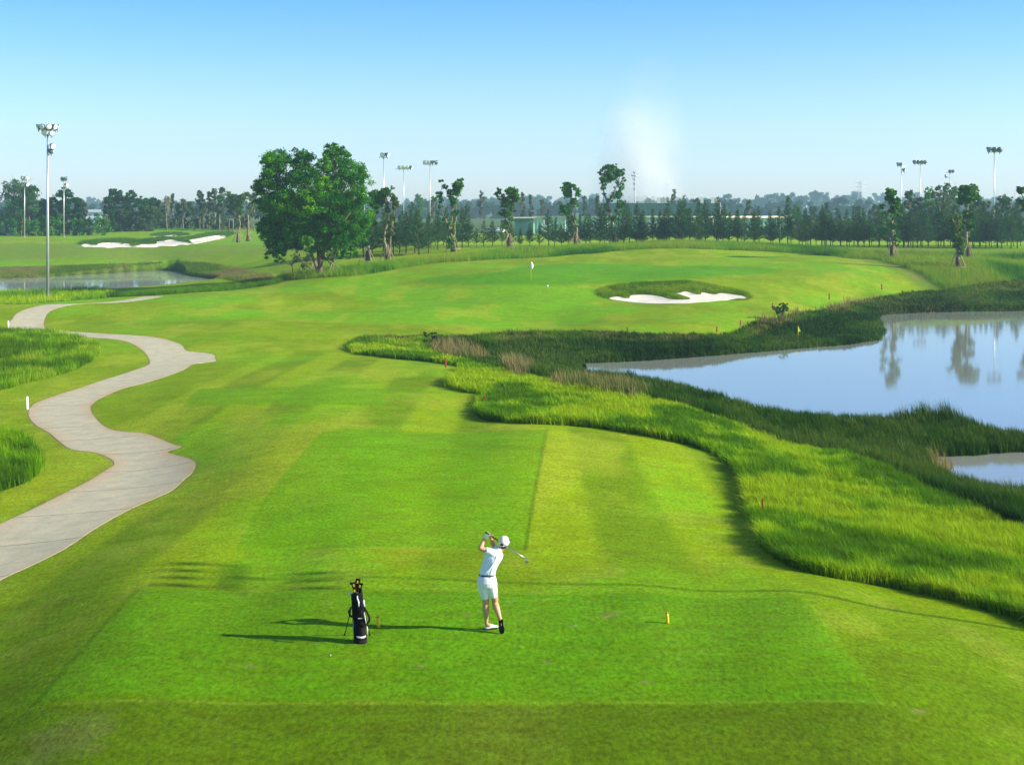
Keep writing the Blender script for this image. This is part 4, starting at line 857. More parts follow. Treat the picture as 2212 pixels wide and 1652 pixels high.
# --- the far wood, one hazy mass
def far_wood():
    gg = np.random.default_rng(77); C = []; Rr = []
    for (Y, tb, sp) in ((900, 440, 7), (1400, 432, 9), (1850, 427, 11)):
        x = -.42 * Y
        while x < .42 * Y:
            u = U0 + x / Y * FPX
            topv = tb + 5 * math.sin(u / 90 + Y) + gg.normal(0, 3) + (8 if u < 900 else 0) - (7 if 1650 < u < 1850 else 0)
            H = CAM_H - (topv - V0) / FPX * Y - 1; n = int(max(2, H / (3.5 + Y / 600)))
            for k in range(n): C.append((x + gg.normal(0, 1.5), Y + gg.normal(0, 4), 1 + H * (k + .55) / n * gg.uniform(.86, 1))); Rr.append(gg.uniform(2.2, 3.8) * (.8 + Y / 1600))
            x += sp * gg.uniform(.6, 1.3)
    o = leafset('far_wood', C, Rr, 300000, 4.2, [(.02, .055, .02), (.045, .1, .03)], gg, None, sub=6); tag(o, 'hazy blue wood closing the horizon', 'wood', kind='stuff')
far_wood()
# ------------------------------------------------------------------ floodlights, masts
M_steel = simple_mat('galvanised_steel', (.55, .57, .58), .4, .6, noise=.08, nscale=3)
M_lampbody = simple_mat('lamp_housing', (.18, .22, .26), .45, .5, noise=.1)
M_glass = simple_mat('lamp_glass', (.82, .84, .84), .12, 0, noise=.03, spec=.8)
def lamp(parent, loc, aim, s=1.0):
    """round floodlight: bowl, yoke and lens"""
    d = Vector(aim).normalized(); q = Matrix.Rotation(0, 4, 'Z'); M = d.to_track_quat('Z', 'Y').to_matrix()
    mb = MB(); rings = []
    for z, r in ((-.42, .10), (-.38, .15), (-.2, .2), (-.05, .3), (.1, .34), (.12, .34)):
        rings.append([Vector(loc) + M @ Vector((r * s * math.cos(a), r * s * math.sin(a), z * s)) for a in [2 * math.pi * k / 12 for k in range(12)]])
    mb.loft(rings)
    mb.box(Vector(loc) + Vector((0, 0, -.34 * s)), (.06 * s, .06 * s, .36 * s))
    h = mb.build('lamp_head', M_lampbody, parent)
    ln = MB(); ln.loft([[Vector(loc) + M @ Vector((r * s * math.cos(a), r * s * math.sin(a), z * s)) for a in [2 * math.pi * k / 12 for k in range(12)]] for z, r in ((.124, .3), (.15, .29), (.165, .2))])
    ln.build('lens', M_glass, h)
def floodlight(x, y, h, label, cfg, group='floodlight poles around the course', z=None, r=.14, ls=1.0):
    z = gz(x, y) if z is None else z
    t = empty('floodlight_pole', (x, y, z), label, 'light pole', group)
    mb = MB(); mb.tube([(0, 0, -.4), (0, 0, h * .5), (0, 0, h)], [r, r * .8, r * .5], 12)
    mb.tube([(0, 0, 0), (0, 0, .05)], [r * 2, r * 2], 12); mb.build('pole', M_steel, t)
    mb = MB(); mb.tube([(0, 0, h), (0, 0, h + 1.6)], [.02, .006], 5); mb.build('lightning_rod', M_steel, t)
    ar = MB()
    if cfg == 'crown':
        for zz, rr in ((h - .15, .55), (h + .35, .8)):
            n = 16
            ar.tube([(rr * math.cos(2 * math.pi * k / n), rr * math.sin(2 * math.pi * k / n), zz) for k in range(n + 1)], .045, 6)
        for k in range(4):
            a = k * math.pi / 2 + .4; ar.tube([(0, 0, h - .5), (.8 * math.cos(a), .8 * math.sin(a), h + .35)], .035, 5)
        ar.tube([(0, 0, h - 2.2), (.5, -.15, h - 1.7)], .05, 6); ar.tube([(0, 0, h - 2.6), (.35, -.1, h - 2.4)], .05, 6)
        ar.build('lamp_bracket', M_steel, t)
        for k in range(9):
            a = k * 2 * math.pi / 9 + .25; lamp(t, (1.0 * math.cos(a), 1.0 * math.sin(a), h + .55), (math.cos(a) * .8, math.sin(a) * .8, -.35), 1.0)
        lamp(t, (-.05, -.65, h - .05), (-.1, -1, -.25), 1.15); lamp(t, (.55, -.3, h - .15), (.6, -1, -.3), 1.0)
        lamp(t, (.62, -.25, h - 1.55), (.8, -.7, -.4), 1.1); lamp(t, (.35, .1, h - 2.1), (.5, .7, -.4), 1.0)
    else:
        xs, aims, drop = cfg
        w_ = max(abs(a) for a in xs) + .25
        ar.box((0, 0, h), (2 * w_, .12, .12)); ar.box((0, 0, h - .12), (.3, .3, .1)); ar.build('crossarm', M_steel, t)
        for x_, am in zip(xs, aims): lamp(t, (x_, 0, h + .5), am, ls)
        if drop: 
            a2 = MB(); a2.tube([(0, 0, h - 1.5), (drop * .45, 0, h - 1.3)], .05, 6); a2.build('lamp_bracket', M_steel, t); lamp(t, (drop * .7, 0, h - 1.0), (drop, -.5, -.4), ls)
    return t
xb = (103 - U0) / FPX * 152
floodlight(xb, 152, 18.1, 'biggest floodlight pole with a crown of round lamps beside the left pond', 'crown', r=.17)
# out of frame: its long shadow lies across the tee
sx = -9.1; syy = 30.7; Ls = 17.2 / math.tan(SUN_EL)
floodlight(sx + Ls * math.cos(SUN_AZ), syy - Ls * math.sin(SUN_AZ), 17.0, 'floodlight pole standing out of frame right of the tee, seen only by its shadow', ((-1.2, -.4, .4, 1.2), ((-.3, 1, -.4), (-.1, 1, -.4), (.1, 1, -.4), (.3, 1, -.4)), 0), r=.085, ls=.62)
SH = COL.objects[-1]
while SH.parent: SH = SH.parent
SH.rotation_euler.z = math.pi / 2
for q_ in (-1.15, -.35, .45): lamp(SH, (q_, 0, 17.0 - .75), (.1, 1, -.4), .55)
def fpole(u, top, Y, label, cfg, ls=1.0, r=.14):
    x = (u - U0) / FPX * Y; z = gz(x, Y); floodlight(x, Y, CAM_H - (top - V0) / FPX * Y - z - .6, label, cfg, r=r, ls=ls)
dn = -.4
fpole(53, 384, 326, 'thin lamp pole standing before the far left trees', ((-.5, .5), ((-1, -1, dn), (.3, -1, dn)), .9), 1.6)
fpole(138, 385, 326, 'thin lamp pole before the pointed dark tree', ((-.3, .5), ((-.5, 1, dn), (.8, 1, dn)), .9), 1.5)
fpole(787, 360, 382, 'lamp pole peeping over the right shoulder of the largest tree', ((-.9, 0), ((-1, .5, dn), (-.5, 1, dn)), .9), 1.5)
fpole(829, 334, 292, 'tall lamp pole just right of the largest tree', ((-.2, .8), ((-.6, -1, dn), (1, -.4, dn)), 0), 1.7)
fpole(872, 361, 382, 'lamp pole with a short row of lamps, second right of the largest tree', ((-1.1, 0, 1.1, 2), ((-.3, -1, dn), (0, -1, dn), (.2, -1, dn), (1, 0, dn)), 0), 1.7)
fpole(929, 350, 336, 'lamp pole with a row of lamps left of the three-stemmed staked tree', ((-1.2, -.3, .6, 1.5), ((-.3, -1, dn), (0, -1, dn), (1, .3, dn), (1, 1, dn)), 0), 1.6)
fpole(1947, 354, 354, 'lamp pole with one high and one low lamp at the right', ((-.9, -.2), ((-1, .5, dn), (-.6, 1, dn)), 1.1), 1.5)
fpole(1988, 349, 336, 'lamp pole with a row of four lamps at the right', ((-1.4, -.5, .4, 1.2), ((-.6, 1, dn), (-.2, 1, dn), (0, 1, dn), (.3, 1, dn)), 0), 1.5)
fpole(2052, 369, 400, 'lamp pole rising from the trees left of the rightmost one', ((0, .9), ((.2, 1, dn), (1, .5, dn)), -1.6), 1.5)
fpole(2148, 322, 262, 'rightmost lamp pole with three separate round lamps', ((-1.1, 0, 1.0), ((-.9, .5, dn), (-.1, 1, dn), (.3, 1, dn)), 0), 1.7)
M_far = simple_mat('far_steel', (.5, .52, .55), .6, .2, noise=.05)
def mast(u, top, Y, w_, label, name, cat, lattice=False):
    x = (u - U0) / FPX * Y; h = CAM_H - (top - V0) / FPX * Y - 1; t = empty(name, (x, Y, 1), label, cat); mb = MB()
    if lattice:
        for sx_ in (-1, 1):
            for sy_ in (-1, 1): mb.tube([(sx_ * w_, sy_ * w_, -1), (sx_ * w_ * .25, sy_ * w_ * .25, h)], .16, 4)
        n = 9
        for k in range(n):
            f0, f1 = k / n, (k + 1) / n; a, b = w_ * (1 - .75 * f0), w_ * (1 - .75 * f1)
            for s in (-1, 1): mb.tube([(-a * s, -a, h * f0), (b * s, -b, h * f1)], .1, 4)
        mb.build('tower_frame', M_far, t)
        for f in (.72, .84, .96):
            m2 = MB(); m2.box((0, 0, h * f), (w_ * 3.2, .3, .3)); m2.build('crossarm', M_far, t)
    else:
        mb.tube([(0, 0, -1), (0, 0, h)], [.35, .2], 8); mb.build('mast_pole', M_far, t)
        m2 = MB()
        for f, l in ((.99, 1.2), (.93, 2.8), (.86, 1.6), (.76, .9), (.66, .8)): m2.box((0, 0, h * f), (l, .5, .5)); m2.box((l * .45, 0, h * f + .4), (.35, .35, 1)); m2.box((-l * .45, 0, h * f + .4), (.35, .35, 1))
        m2.build('antenna', M_far, t)
mast(1371, 372, 600, 1, 'white radio mast standing in the smoke behind the dark green net', 'radio_mast', 'mast')
mast(1441, 396, 1300, 2.6, 'small faint power pylon just right of the smoke', 'power_pylon', 'pylon', True)
mast(1858, 392, 1300, 3, 'faint power pylon above the wood at the right', 'power_pylon', 'pylon', True)

# ------------------------------------------------------------------ fence, net, houses, cars
M_panel = simple_mat('pale_green_sheet', (.36, .56, .46), .6, noise=.08, nscale=.4)
M_panel_d = simple_mat('dark_green_sheet', (.04, .13, .11), .8, noise=.12, nscale=.4)
M_cope = simple_mat('cream_coping', (.72, .64, .48), .8, noise=.08)
M_white = simple_mat('white_paint', (.75, .75, .73), .5, noise=.05)
def bx(u, v, Y): return at(u, v, Y)
def fence():
    Y = 352; z0 = 1.0; x0, x1 = [(q - U0) / FPX * Y for q in (1152, 1700)]; h = CAM_H - (471 - V0) / FPX * Y - z0
    t = empty('panel_fence', ((x0 + x1) / 2, Y, z0), 'long pale green corrugated fence with cream coping behind the conifers', 'fence'); ox = (x0 + x1) / 2
    mb = MB(); n = int((x1 - x0) / .5); vs = []; 
    for i in range(n + 1):
        x = x0 - ox + (x1 - x0) * i / n; d = .12 * (i % 2); vs += [(x, d, -.5), (x, d, h), (x, d + .15, -.5), (x, d + .15, h)]
    fs = []
    for i in range(n):
        a = i * 4; fs += [(a, a + 4, a + 5, a + 1), (a + 2, a + 3, a + 7, a + 6)]
    mb.add(vs, fs); mb.build('panel', M_panel, t, smooth=False)
    k = 0
    for i in range(12):
        m2 = MB(); m2.box((x0 - ox + (x1 - x0) * (i + .5) / 12 , -.12, h / 2), (.18, .14, h)); m2.build('post', M_white, t)
    m2 = MB(); m2.box((0, .1, h + .25), (x1 - x0 + .6, .9, .5)); m2.build('coping', M_cope, t)
    xa, xb = [(q - U0) / FPX * (Y - 8) for q in (1112, 1152)]
    t2 = empty('shed', ((xa + xb) / 2, Y - 4, z0), 'dark grey green shed at the left end of the pale fence', 'shed')
    hh = CAM_H - (472 - V0) / FPX * (Y - 8) - z0
    m3 = MB(); m3.box((0, 0, hh / 2), (xb - xa, 7.5, hh)); m3.build('wall', M_panel_d, t2, smooth=False)
    m3 = MB(); m3.box((0, 0, hh + .15), (xb - xa + .8, 8.2, .25)); m3.build('roof', M_cope, t2, smooth=False)
    m3 = MB(); m3.box((0, -3.8, 1.1), (1.1, .06, 2.2)); m3.build('door', M_panel_d, t2, smooth=False)
fence()
def net():
    Y = 392; x0, x1 = [(q - U0) / FPX * Y for q in (1304, 1556)]; zt_ = CAM_H - (439 - V0) / FPX * Y; ox = (x0 + x1) / 2
    t = empty('practice_net', (ox, Y, 1), 'tall dark green screen standing behind the pale fence', 'screen')
    n = 8
    for i in range(n):
        a = x0 - ox + (x1 - x0) * i / n; b = x0 - ox + (x1 - x0) * (i + 1) / n; m = MB(); m.box(((a + b) / 2, 0, (zt_ - 1) / 2 + .8), (b - a - .12, .12 + .04 * (i % 2), zt_ - 2.6)); m.build('net_panel', M_panel_d, t, smooth=False)
    for i in range(n + 1):
        a = x0 - ox + (x1 - x0) * i / n; m = MB(); m.tube([(a, .15, -.5), (a, .15, zt_ - .8)], .12, 6); m.build('post', M_steel, t)
    for k, u in enumerate((1423, 1516, 1540, 1608 - 40, 1660 - 110)):
        x = (u - U0) / FPX * Y
        if x < x0 or x > x1: continue
        m = MB(); m.box((x - ox, .3, zt_ - .2), (1.0, .4, 1.7)); m.build('white_board', M_white, t, smooth=False)
net()
M_roof = simple_mat('grey_roof', (.4, .42, .45), .7, noise=.1); M_win = simple_mat('dark_glass', (.03, .04, .05), .15, noise=.02, spec=.8); M_wall = simple_mat('cream_wall', (.62, .66, .6), .8, noise=.06, nscale=1)
def house(u, Y, w_, d, h, label, rh=1.2, n=2, wall=None):
    x = (u - U0) / FPX * Y; t = empty('house', (x, Y, gz(x, Y)), label, 'house')
    m = MB(); m.box((0, 0, h / 2 - .2), (w_, d, h + .4)); m.build('wall', wall or M_wall, t, smooth=False)
    m = MB(); e = .4; m.add([(-w_ / 2 - e, -d / 2 - e, h), (w_ / 2 + e, -d / 2 - e, h), (w_ / 2 + e, d / 2 + e, h), (-w_ / 2 - e, d / 2 + e, h), (-w_ / 2 - e, 0, h + rh), (w_ / 2 + e, 0, h + rh)], [(0, 1, 5, 4), (2, 3, 4, 5), (0, 4, 3), (1, 2, 5), (0, 3, 2, 1)]); m.build('roof', M_roof, t, smooth=False)
    for i in range(n):
        m = MB(); m.box((-w_ / 2 + w_ * (i + .5) / n, -d / 2 - .03, h * .55), (w_ * .18, .08, h * .35)); m.build('window', M_win, t, smooth=False)
house(13, 352, 3.4, 4, 2.0, 'small pale house half hidden by bushes at the left edge', .8)
house(213, 760, 10, 8, 4.5, 'faint house in the haze of the gap between the left trees', 1.5, 3)
house(205, 470, 5, 5, 2.6, 'low white house in the hazy gap between the left trees', 1.0, 2, M_white)
def car(u, Y, col, label, rz=0):
    x = (u - U0) / FPX * Y; t = empty('parked_car', (x, Y, gz(x, Y)), label, 'car', 'cars parked far behind the conifers', rz)
    m = MB(); prof = [(-2.1, .35), (-2.1, .8), (-1.9, .95), (-1.2, 1.0), (-.8, 1.42), (.7, 1.45), (1.3, 1.0), (2.0, .9), (2.15, .6), (2.15, .35)]
    m.loft([[Vector((a, -.85, b)) for a, b in prof], [Vector((a, .85, b)) for a, b in prof]]); m.build('body', col, t, smooth=False, bevel=.05)
    m = MB(); wp = [(-1.05, 1.03), (-.72, 1.36), (.62, 1.38), (1.1, 1.03)]; m.loft([[Vector((a, -.87, b)) for a, b in wp], [Vector((a, .87, b)) for a, b in wp]]); m.build('window', M_win, t, smooth=False)
    for wx in (-1.3, 1.3):
        for wy in (-.8, .8): m = MB(); m.tube([(wx, wy - .1, .33), (wx, wy + .1, .33)], .33, 12); m.build('wheel', M_win, t)
M_silver = simple_mat('silver_paint', (.5, .52, .55), .3, .4, noise=.02)
car(1052, 378, M_white, 'white car parked left of the staked tree above the flag'); car(1070, 384, M_silver, 'silver car parked behind the white one, left of the staked tree above the flag', .3); car(1081, 376, M_white, 'small white car closest to the shed', 1.2)
# little rail fence before the left wood
def railfence():
    b = spot(276, 500); t = empty('rail_fence', b, 'low wooden rail fence below the dense left trees', 'fence')
    for i in range(5):
        x = -3.5 + i * 1.75; m = MB(); m.box((x, 0, .4), (.16, .16, 1.1)); m.build('post', M_pole, t)
    for z in (.45, .8): m = MB(); m.box((0, -.1, z), (7.2, .06, .12)); m.build('rail', M_pole, t)
railfence()

# ------------------------------------------------------------------ stakes, tee markers, flag, ball
M_red = simple_mat('red_paint', (.26, .025, .015), .5, noise=.15); M_yel = simple_mat('yellow_paint', (.85, .55, .01), .45, noise=.08); M_yel_d = simple_mat('orange_wood', (.55, .22, .02), .6, noise=.1)
M_whitem = simple_mat('white_plastic', (.8, .8, .78), .4, noise=.03)
def stake(u, v, h, mat, name, label, cat, group, w_=.08):
    b = spot(u, v); m = MB(); hw = w_ / 2
    m.loft([[Vector((a * hw, c * hw, z)) for a, c in ((-1, -1), (1, -1), (1, 1), (-1, 1))] for z in (-.15, h * .92)] + [[Vector((a * hw * .4, c * hw * .4, h)) for a, c in ((-1, -1), (1, -1), (1, 1), (-1, 1))]])
    o = m.build(name, mat, None, smooth=False); o.location = b; o.rotation_euler = (R(random.uniform(-3, 3)), R(random.uniform(-3, 3)), R(random.uniform(0, 40))); tag(o, label, cat, group)
RS = 'red stakes marking the edge of the pond'
for u, v, h, w_, lab in [(963,797,.62,.12,'red stake at the notch of the rough below the left tip of the marsh'),(1046,878,.5,.1,'red stake in the inner bend of the right rough'),(1647,1124,.62,.06,'nearest red stake, standing in the tall rough right of the tee'),(1355,721,.35,.12,'leftmost red stake on the far side of the marsh'),(1548,719,.45,.12,'red stake between the leftmost far one and the pair by the shrub'),(1600,708,.45,.12,'red stake just left of the small fairway shrub'),(1669,671,.6,.13,'red stake above the small fairway shrub'),(1791,648,.65,.14,'red stake second from the right on the far side of the pond'),(1905,627,.65,.14,'rightmost red stake near the far corner of the fairway')]:
    stake(u, v, h, M_red, 'red_stake', lab, 'stake', RS, w_ * .68)
stake(60, 884, .62, M_whitem, 'white_post', 'white post beside the lower left bend of the path', 'post', 'white posts beside the path', .1)
stake(18.5, 703, .75, M_whitem, 'white_post', 'small white post beside the farthest left bend of the path', 'post', 'white posts beside the path', .12)
def tee_marker(u, v, label):
    b = spot(u, v); m = MB(); s = []
    for z, x, r in ((0, 0, .03), (.04, 0, .031), (.14, -.006, .03), (.18, -.012, .026)): s.append([Vector((x + r * math.cos(a), r * math.sin(a), z)) for a in [k * math.pi / 4 for k in range(8)]])
    t = empty('tee_marker', b, label, 'tee marker', 'yellow markers of the front tee'); m.loft(s); m.build('post', M_yel, t)
    m = MB(); m.tube([(-.012, 0, .18), (-.016, 0, .205)], [.026, .02], 8); m.build('cap', M_yel_d, t)
tee_marker(817.5, 1356, 'yellow tee marker right beside the golf bag'); tee_marker(1442, 1347, 'yellow tee marker alone on the right of the tee')
def flag():
    b = spot(1147, 607); h = CAM_H - (565.5 - V0) / FPX * b.y - b.z
    t = empty('flagstick', b, 'flagstick with a limp white flag on the green', 'flag')
    m = MB(); m.tube([(0, 0, -.05), (0, 0, h)], .022, 8); m.build('pole', M_yel, t)
    m = MB(); n = 7; rows = []
    for i in range(n):
        f = i / (n - 1); z = h - .02 - .75 * f; w_ = .07 + .2 * math.sin(f * 2.6) 
        rows.append([Vector((.02 + w_ * .9, -.02, z)), Vector((.02 + w_ * .6, .09, z - .02)), Vector((.01, .03, z)), Vector((-.10 * f, -.02, z)), Vector((.02, -.1, z - .01)), Vector((.02 + w_ * .5, -.08, z))])
    m.loft(rows); m.build('flag', M_whitem, t)
    b2 = spot(1724, 733); t = empty('marker_flag', b2, 'tiny yellow pennant standing in the marsh before the right pond', 'flag')
    m = MB(); m.tube([(0, 0, 0), (0, 0, 1.0)], .02, 6); m.build('pole', M_yel, t); m = MB(); m.add([(0, 0, 1.0), (.22, .02, .55), (0, 0, .5), (0, .02, 1.0), (.22, .04, .55), (0, .02, .5)], [(0, 1, 2), (5, 4, 3), (0, 3, 4, 1), (1, 4, 5, 2), (2, 5, 3, 0)]); m.build('pennant', simple_mat('lime_cloth', (.6, .8, .05), .6), t, smooth=False)
flag()
yb = 31.0; pb = at(1182.5, 618, yb); m = MB(); m.ell((0, 0, 0), (.0235,) * 3, None, 16, 10); o = m.build('golf_ball', M_whitem); o.location = pb; tag(o, 'white golf ball flying over the fairway just below the flag', 'ball')
b = spot(713, 1419); m = MB(); m.tube([(0, 0, 0), (.012, 0, .035)], [.006, .01], 8); o = m.build('golf_tee', M_whitem); o.location = b; tag(o, 'tiny white tee peg in the grass left of the golf bag', 'tee peg')

# smoke
def smoke():
    Y = 900; m = MB(); rings = []
    for v, uc, wd in ((440, 1378, 105), (400, 1384, 105), (360, 1390, 100), (320, 1396, 96), (280, 1400, 88), (230, 1406, 84), (180, 1410, 70), (120, 1414, 26)):
        c = at(uc, v, Y); r = wd * 1.15 / FPX * Y; rings.append([c + Vector((r * math.cos(a), r * .7 * math.sin(a), 0)) for a in [2 * math.pi * k / 20 for k in range(20)]])
    m.loft(rings)
    mat, nt, v = volume_mat('smoke_volume', (1, 1, 1), .02)
    tc = N(nt, 'ShaderNodeTexCoord'); n = N(nt, 'ShaderNodeTexNoise'); n.inputs['Scale'].default_value = .035; n.inputs['Detail'].default_value = 3; nt.links.new(tc.outputs['Object'], n.inputs['Vector'])
    sp = N(nt, 'ShaderNodeSeparateXYZ'); nt.links.new(tc.outputs['Generated'], sp.inputs[0])
    def mth(op, a, b=None):
        k = N(nt, 'ShaderNodeMath', operation=op)
        for i_, q in enumerate((a, b)):
            if q is None: continue
            if isinstance(q, (int, float)): k.inputs[i_].default_value = q
            else: nt.links.new(q, k.inputs[i_])
        return k.outputs[0]
    dx = mth('MULTIPLY', mth('SUBTRACT', sp.outputs['X'], .5), 2.0); dy = mth('MULTIPLY', mth('SUBTRACT', sp.outputs['Y'], .5), 2.0)
    rr = mth('SQRT', mth('ADD', mth('MULTIPLY', dx, dx), mth('MULTIPLY', dy, dy)))
    fall = N(nt, 'ShaderNodeMapRange'); fall.interpolation_type = 'SMOOTHSTEP'; fall.inputs[1].default_value = .0; fall.inputs[2].default_value = .95; fall.inputs[3].default_value = 1; fall.inputs[4].default_value = 0; nt.links.new(rr, fall.inputs[0])
    zf = N(nt, 'ShaderNodeMapRange'); zf.interpolation_type = 'SMOOTHSTEP'; zf.inputs[1].default_value = .2; zf.inputs[2].default_value = .8; zf.inputs[3].default_value = 1; zf.inputs[4].default_value = 0.04; nt.links.new(sp.outputs['Z'], zf.inputs[0])
    nn = N(nt, 'ShaderNodeMapRange'); nn.inputs[1].default_value = .3; nn.inputs[2].default_value = .7; nn.inputs[3].default_value = .2; nn.inputs[4].default_value = 1.6; nt.links.new(n.outputs['Fac'], nn.inputs[0])
    d = mth('MULTIPLY', mth('MULTIPLY', fall.outputs[0], zf.outputs[0]), mth('MULTIPLY', nn.outputs[0], .085)); nt.links.new(d, v.inputs['Density'])
    o = m.build('smoke', mat); tag(o, 'column of white smoke rising behind the far wood', 'smoke', kind='stuff')
smoke()
# ------------------------------------------------------------------ the golfer
M_skin = simple_mat('skin', (.60, .31, .17), .5, noise=.06, nscale=6, spec=.35)
M_shirt = simple_mat('white_polo_cloth', (.74, .82, .88), .85, noise=.03, nscale=12, bump=.3, spec=.15)
M_short = simple_mat('white_shorts_cloth', (.80, .82, .88), .85, noise=.03, nscale=12, bump=.3, spec=.15)
M_belt = simple_mat('brown_leather', (.07, .03, .03), .5, noise=.1); M_hair = simple_mat('black_hair', (.012, .01, .01), .6, noise=.3, nscale=40)
M_blk = simple_mat('black_rubber', (.007, .007, .008), .6, noise=.15, nscale=15, spec=.15); M_chrome = simple_mat('polished_steel', (.75, .75, .76), .18, 1.0, noise=.03)
gx, gy_ = ground_pt(1062, 1366); GO = Vector((gx, gy_, gz(gx, gy_)))
PER = empty('person', GO, 'man in white polo shirt, white shorts and cap finishing a golf swing', 'person')
def J(x, y, dy=0.0):
    return at((1700 + x / 3.514) / 1.7396, (1950 + y / 3.514) / 1.7396, GO.y + dy) - GO
def ring(c, a, b, tilt=(0, 0, 1), yaw=0, n=20):
    t = Vector(tilt).normalized(); r = Vector((math.cos(yaw), math.sin(yaw), 0)); r = (r - t * r.dot(t)).normalized(); f = t.cross(r)
    return [Vector(c) + r * (a * math.cos(q)) + f * (b * math.sin(q)) for q in [2 * math.pi * k / n for k in range(n)]]
aL, aR = J(449, 1368, .13), J(632, 1318, -.02)
kL, kR = J(440, 1130, .13), J(562, 1110, .12)
hL, hR = J(420, 860, .0), J(530, 850, .0)
sL, sR = J(492, 432, -.02), J(612, 412, .13)
eL, eR = J(368, 382, -.06), J(547, 352, .27)
wL, wR = J(430, 245, .05), J(498, 232, .14)
HC = J(682, 322, .12)
fd = Vector((.42, .88, .12)).normalized()      # where the face looks: down the hole
def body():
    m = MB()
    for hp, k, a in ((hL, kL, aL), (hR, kR, aR)):
        calf = k.lerp(a, .3) + Vector((0, -.014, 0))
        m.tube([hp, hp.lerp(k, .5), k + Vector((0, .004, .05)), k, calf, k.lerp(a, .6), a.lerp(k, .1), a], [.09, .078, .062, .058, .063, .048, .035, .035], 16, True)
    m.ell(aL + Vector((.03, .01, -.05)), (.06, .035, .04)); m.ell(aR + Vector((0, .03, -.05)), (.035, .04, .06))
    m.tube([J(455, 800), J(462, 700, .0), J(500, 590, .01), J(540, 490, .03), J(596, 420, .06)], [.10, .09, .088, .085, .05], 16, True)
    m.tube([J(600, 430, .06), J(632, 395, .09), HC + Vector((-.02, -.02, -.05))], [.07, .056, .056], 14, True)
    for s_, e, w_ in ((sL, eL, wL), (sR, eR, wR)):
        m.tube([s_, s_.lerp(e, .4), s_.lerp(e, .85), e], [.056, .051, .042, .040], 14, True)
        m.tube([e, e.lerp(w_, .3), e.lerp(w_, .75), w_], [.040, .042, .03, .027], 14, True)
    up = Vector((0, 0, 1)); M = Matrix((Vector((fd.y, -fd.x, 0)).normalized(), fd, Vector((fd.y, -fd.x, 0)).normalized().cross(fd))).transposed()
    m.ell(HC, (.072, .092, .108), M); m.ell(HC + M @ Vector((0, .045, -.06)), (.052, .05, .05), M)          # skull, jaw
    m.tube([HC + M @ Vector((0, .085, .02)), HC + M @ Vector((0, .108, -.02))], [.009, .016], 8, True)          # nose
    m.ell(HC + M @ Vector((0, .088, -.055)), (.024, .012, .010), M); m.ell(HC + M @ Vector((0, .085, .035)), (.05, .016, .010), M)   # lips, brow
    for s_ in (-1, 1): m.ell(HC + M @ Vector((s_ * .076, -.004, -.012)), (.011, .018, .03), M)                # ears
    o = m.build('body', M_skin, PER, remesh=.0075, smooth_it=4)
    eyes = MB()
    for s_ in (-1, 1): eyes.ell(HC + M @ Vector((s_ * .03, .083, .012)), (.012, .008, .007), M)
    eyes.build('eyes', M_hair, o)
    return M
HM = body()
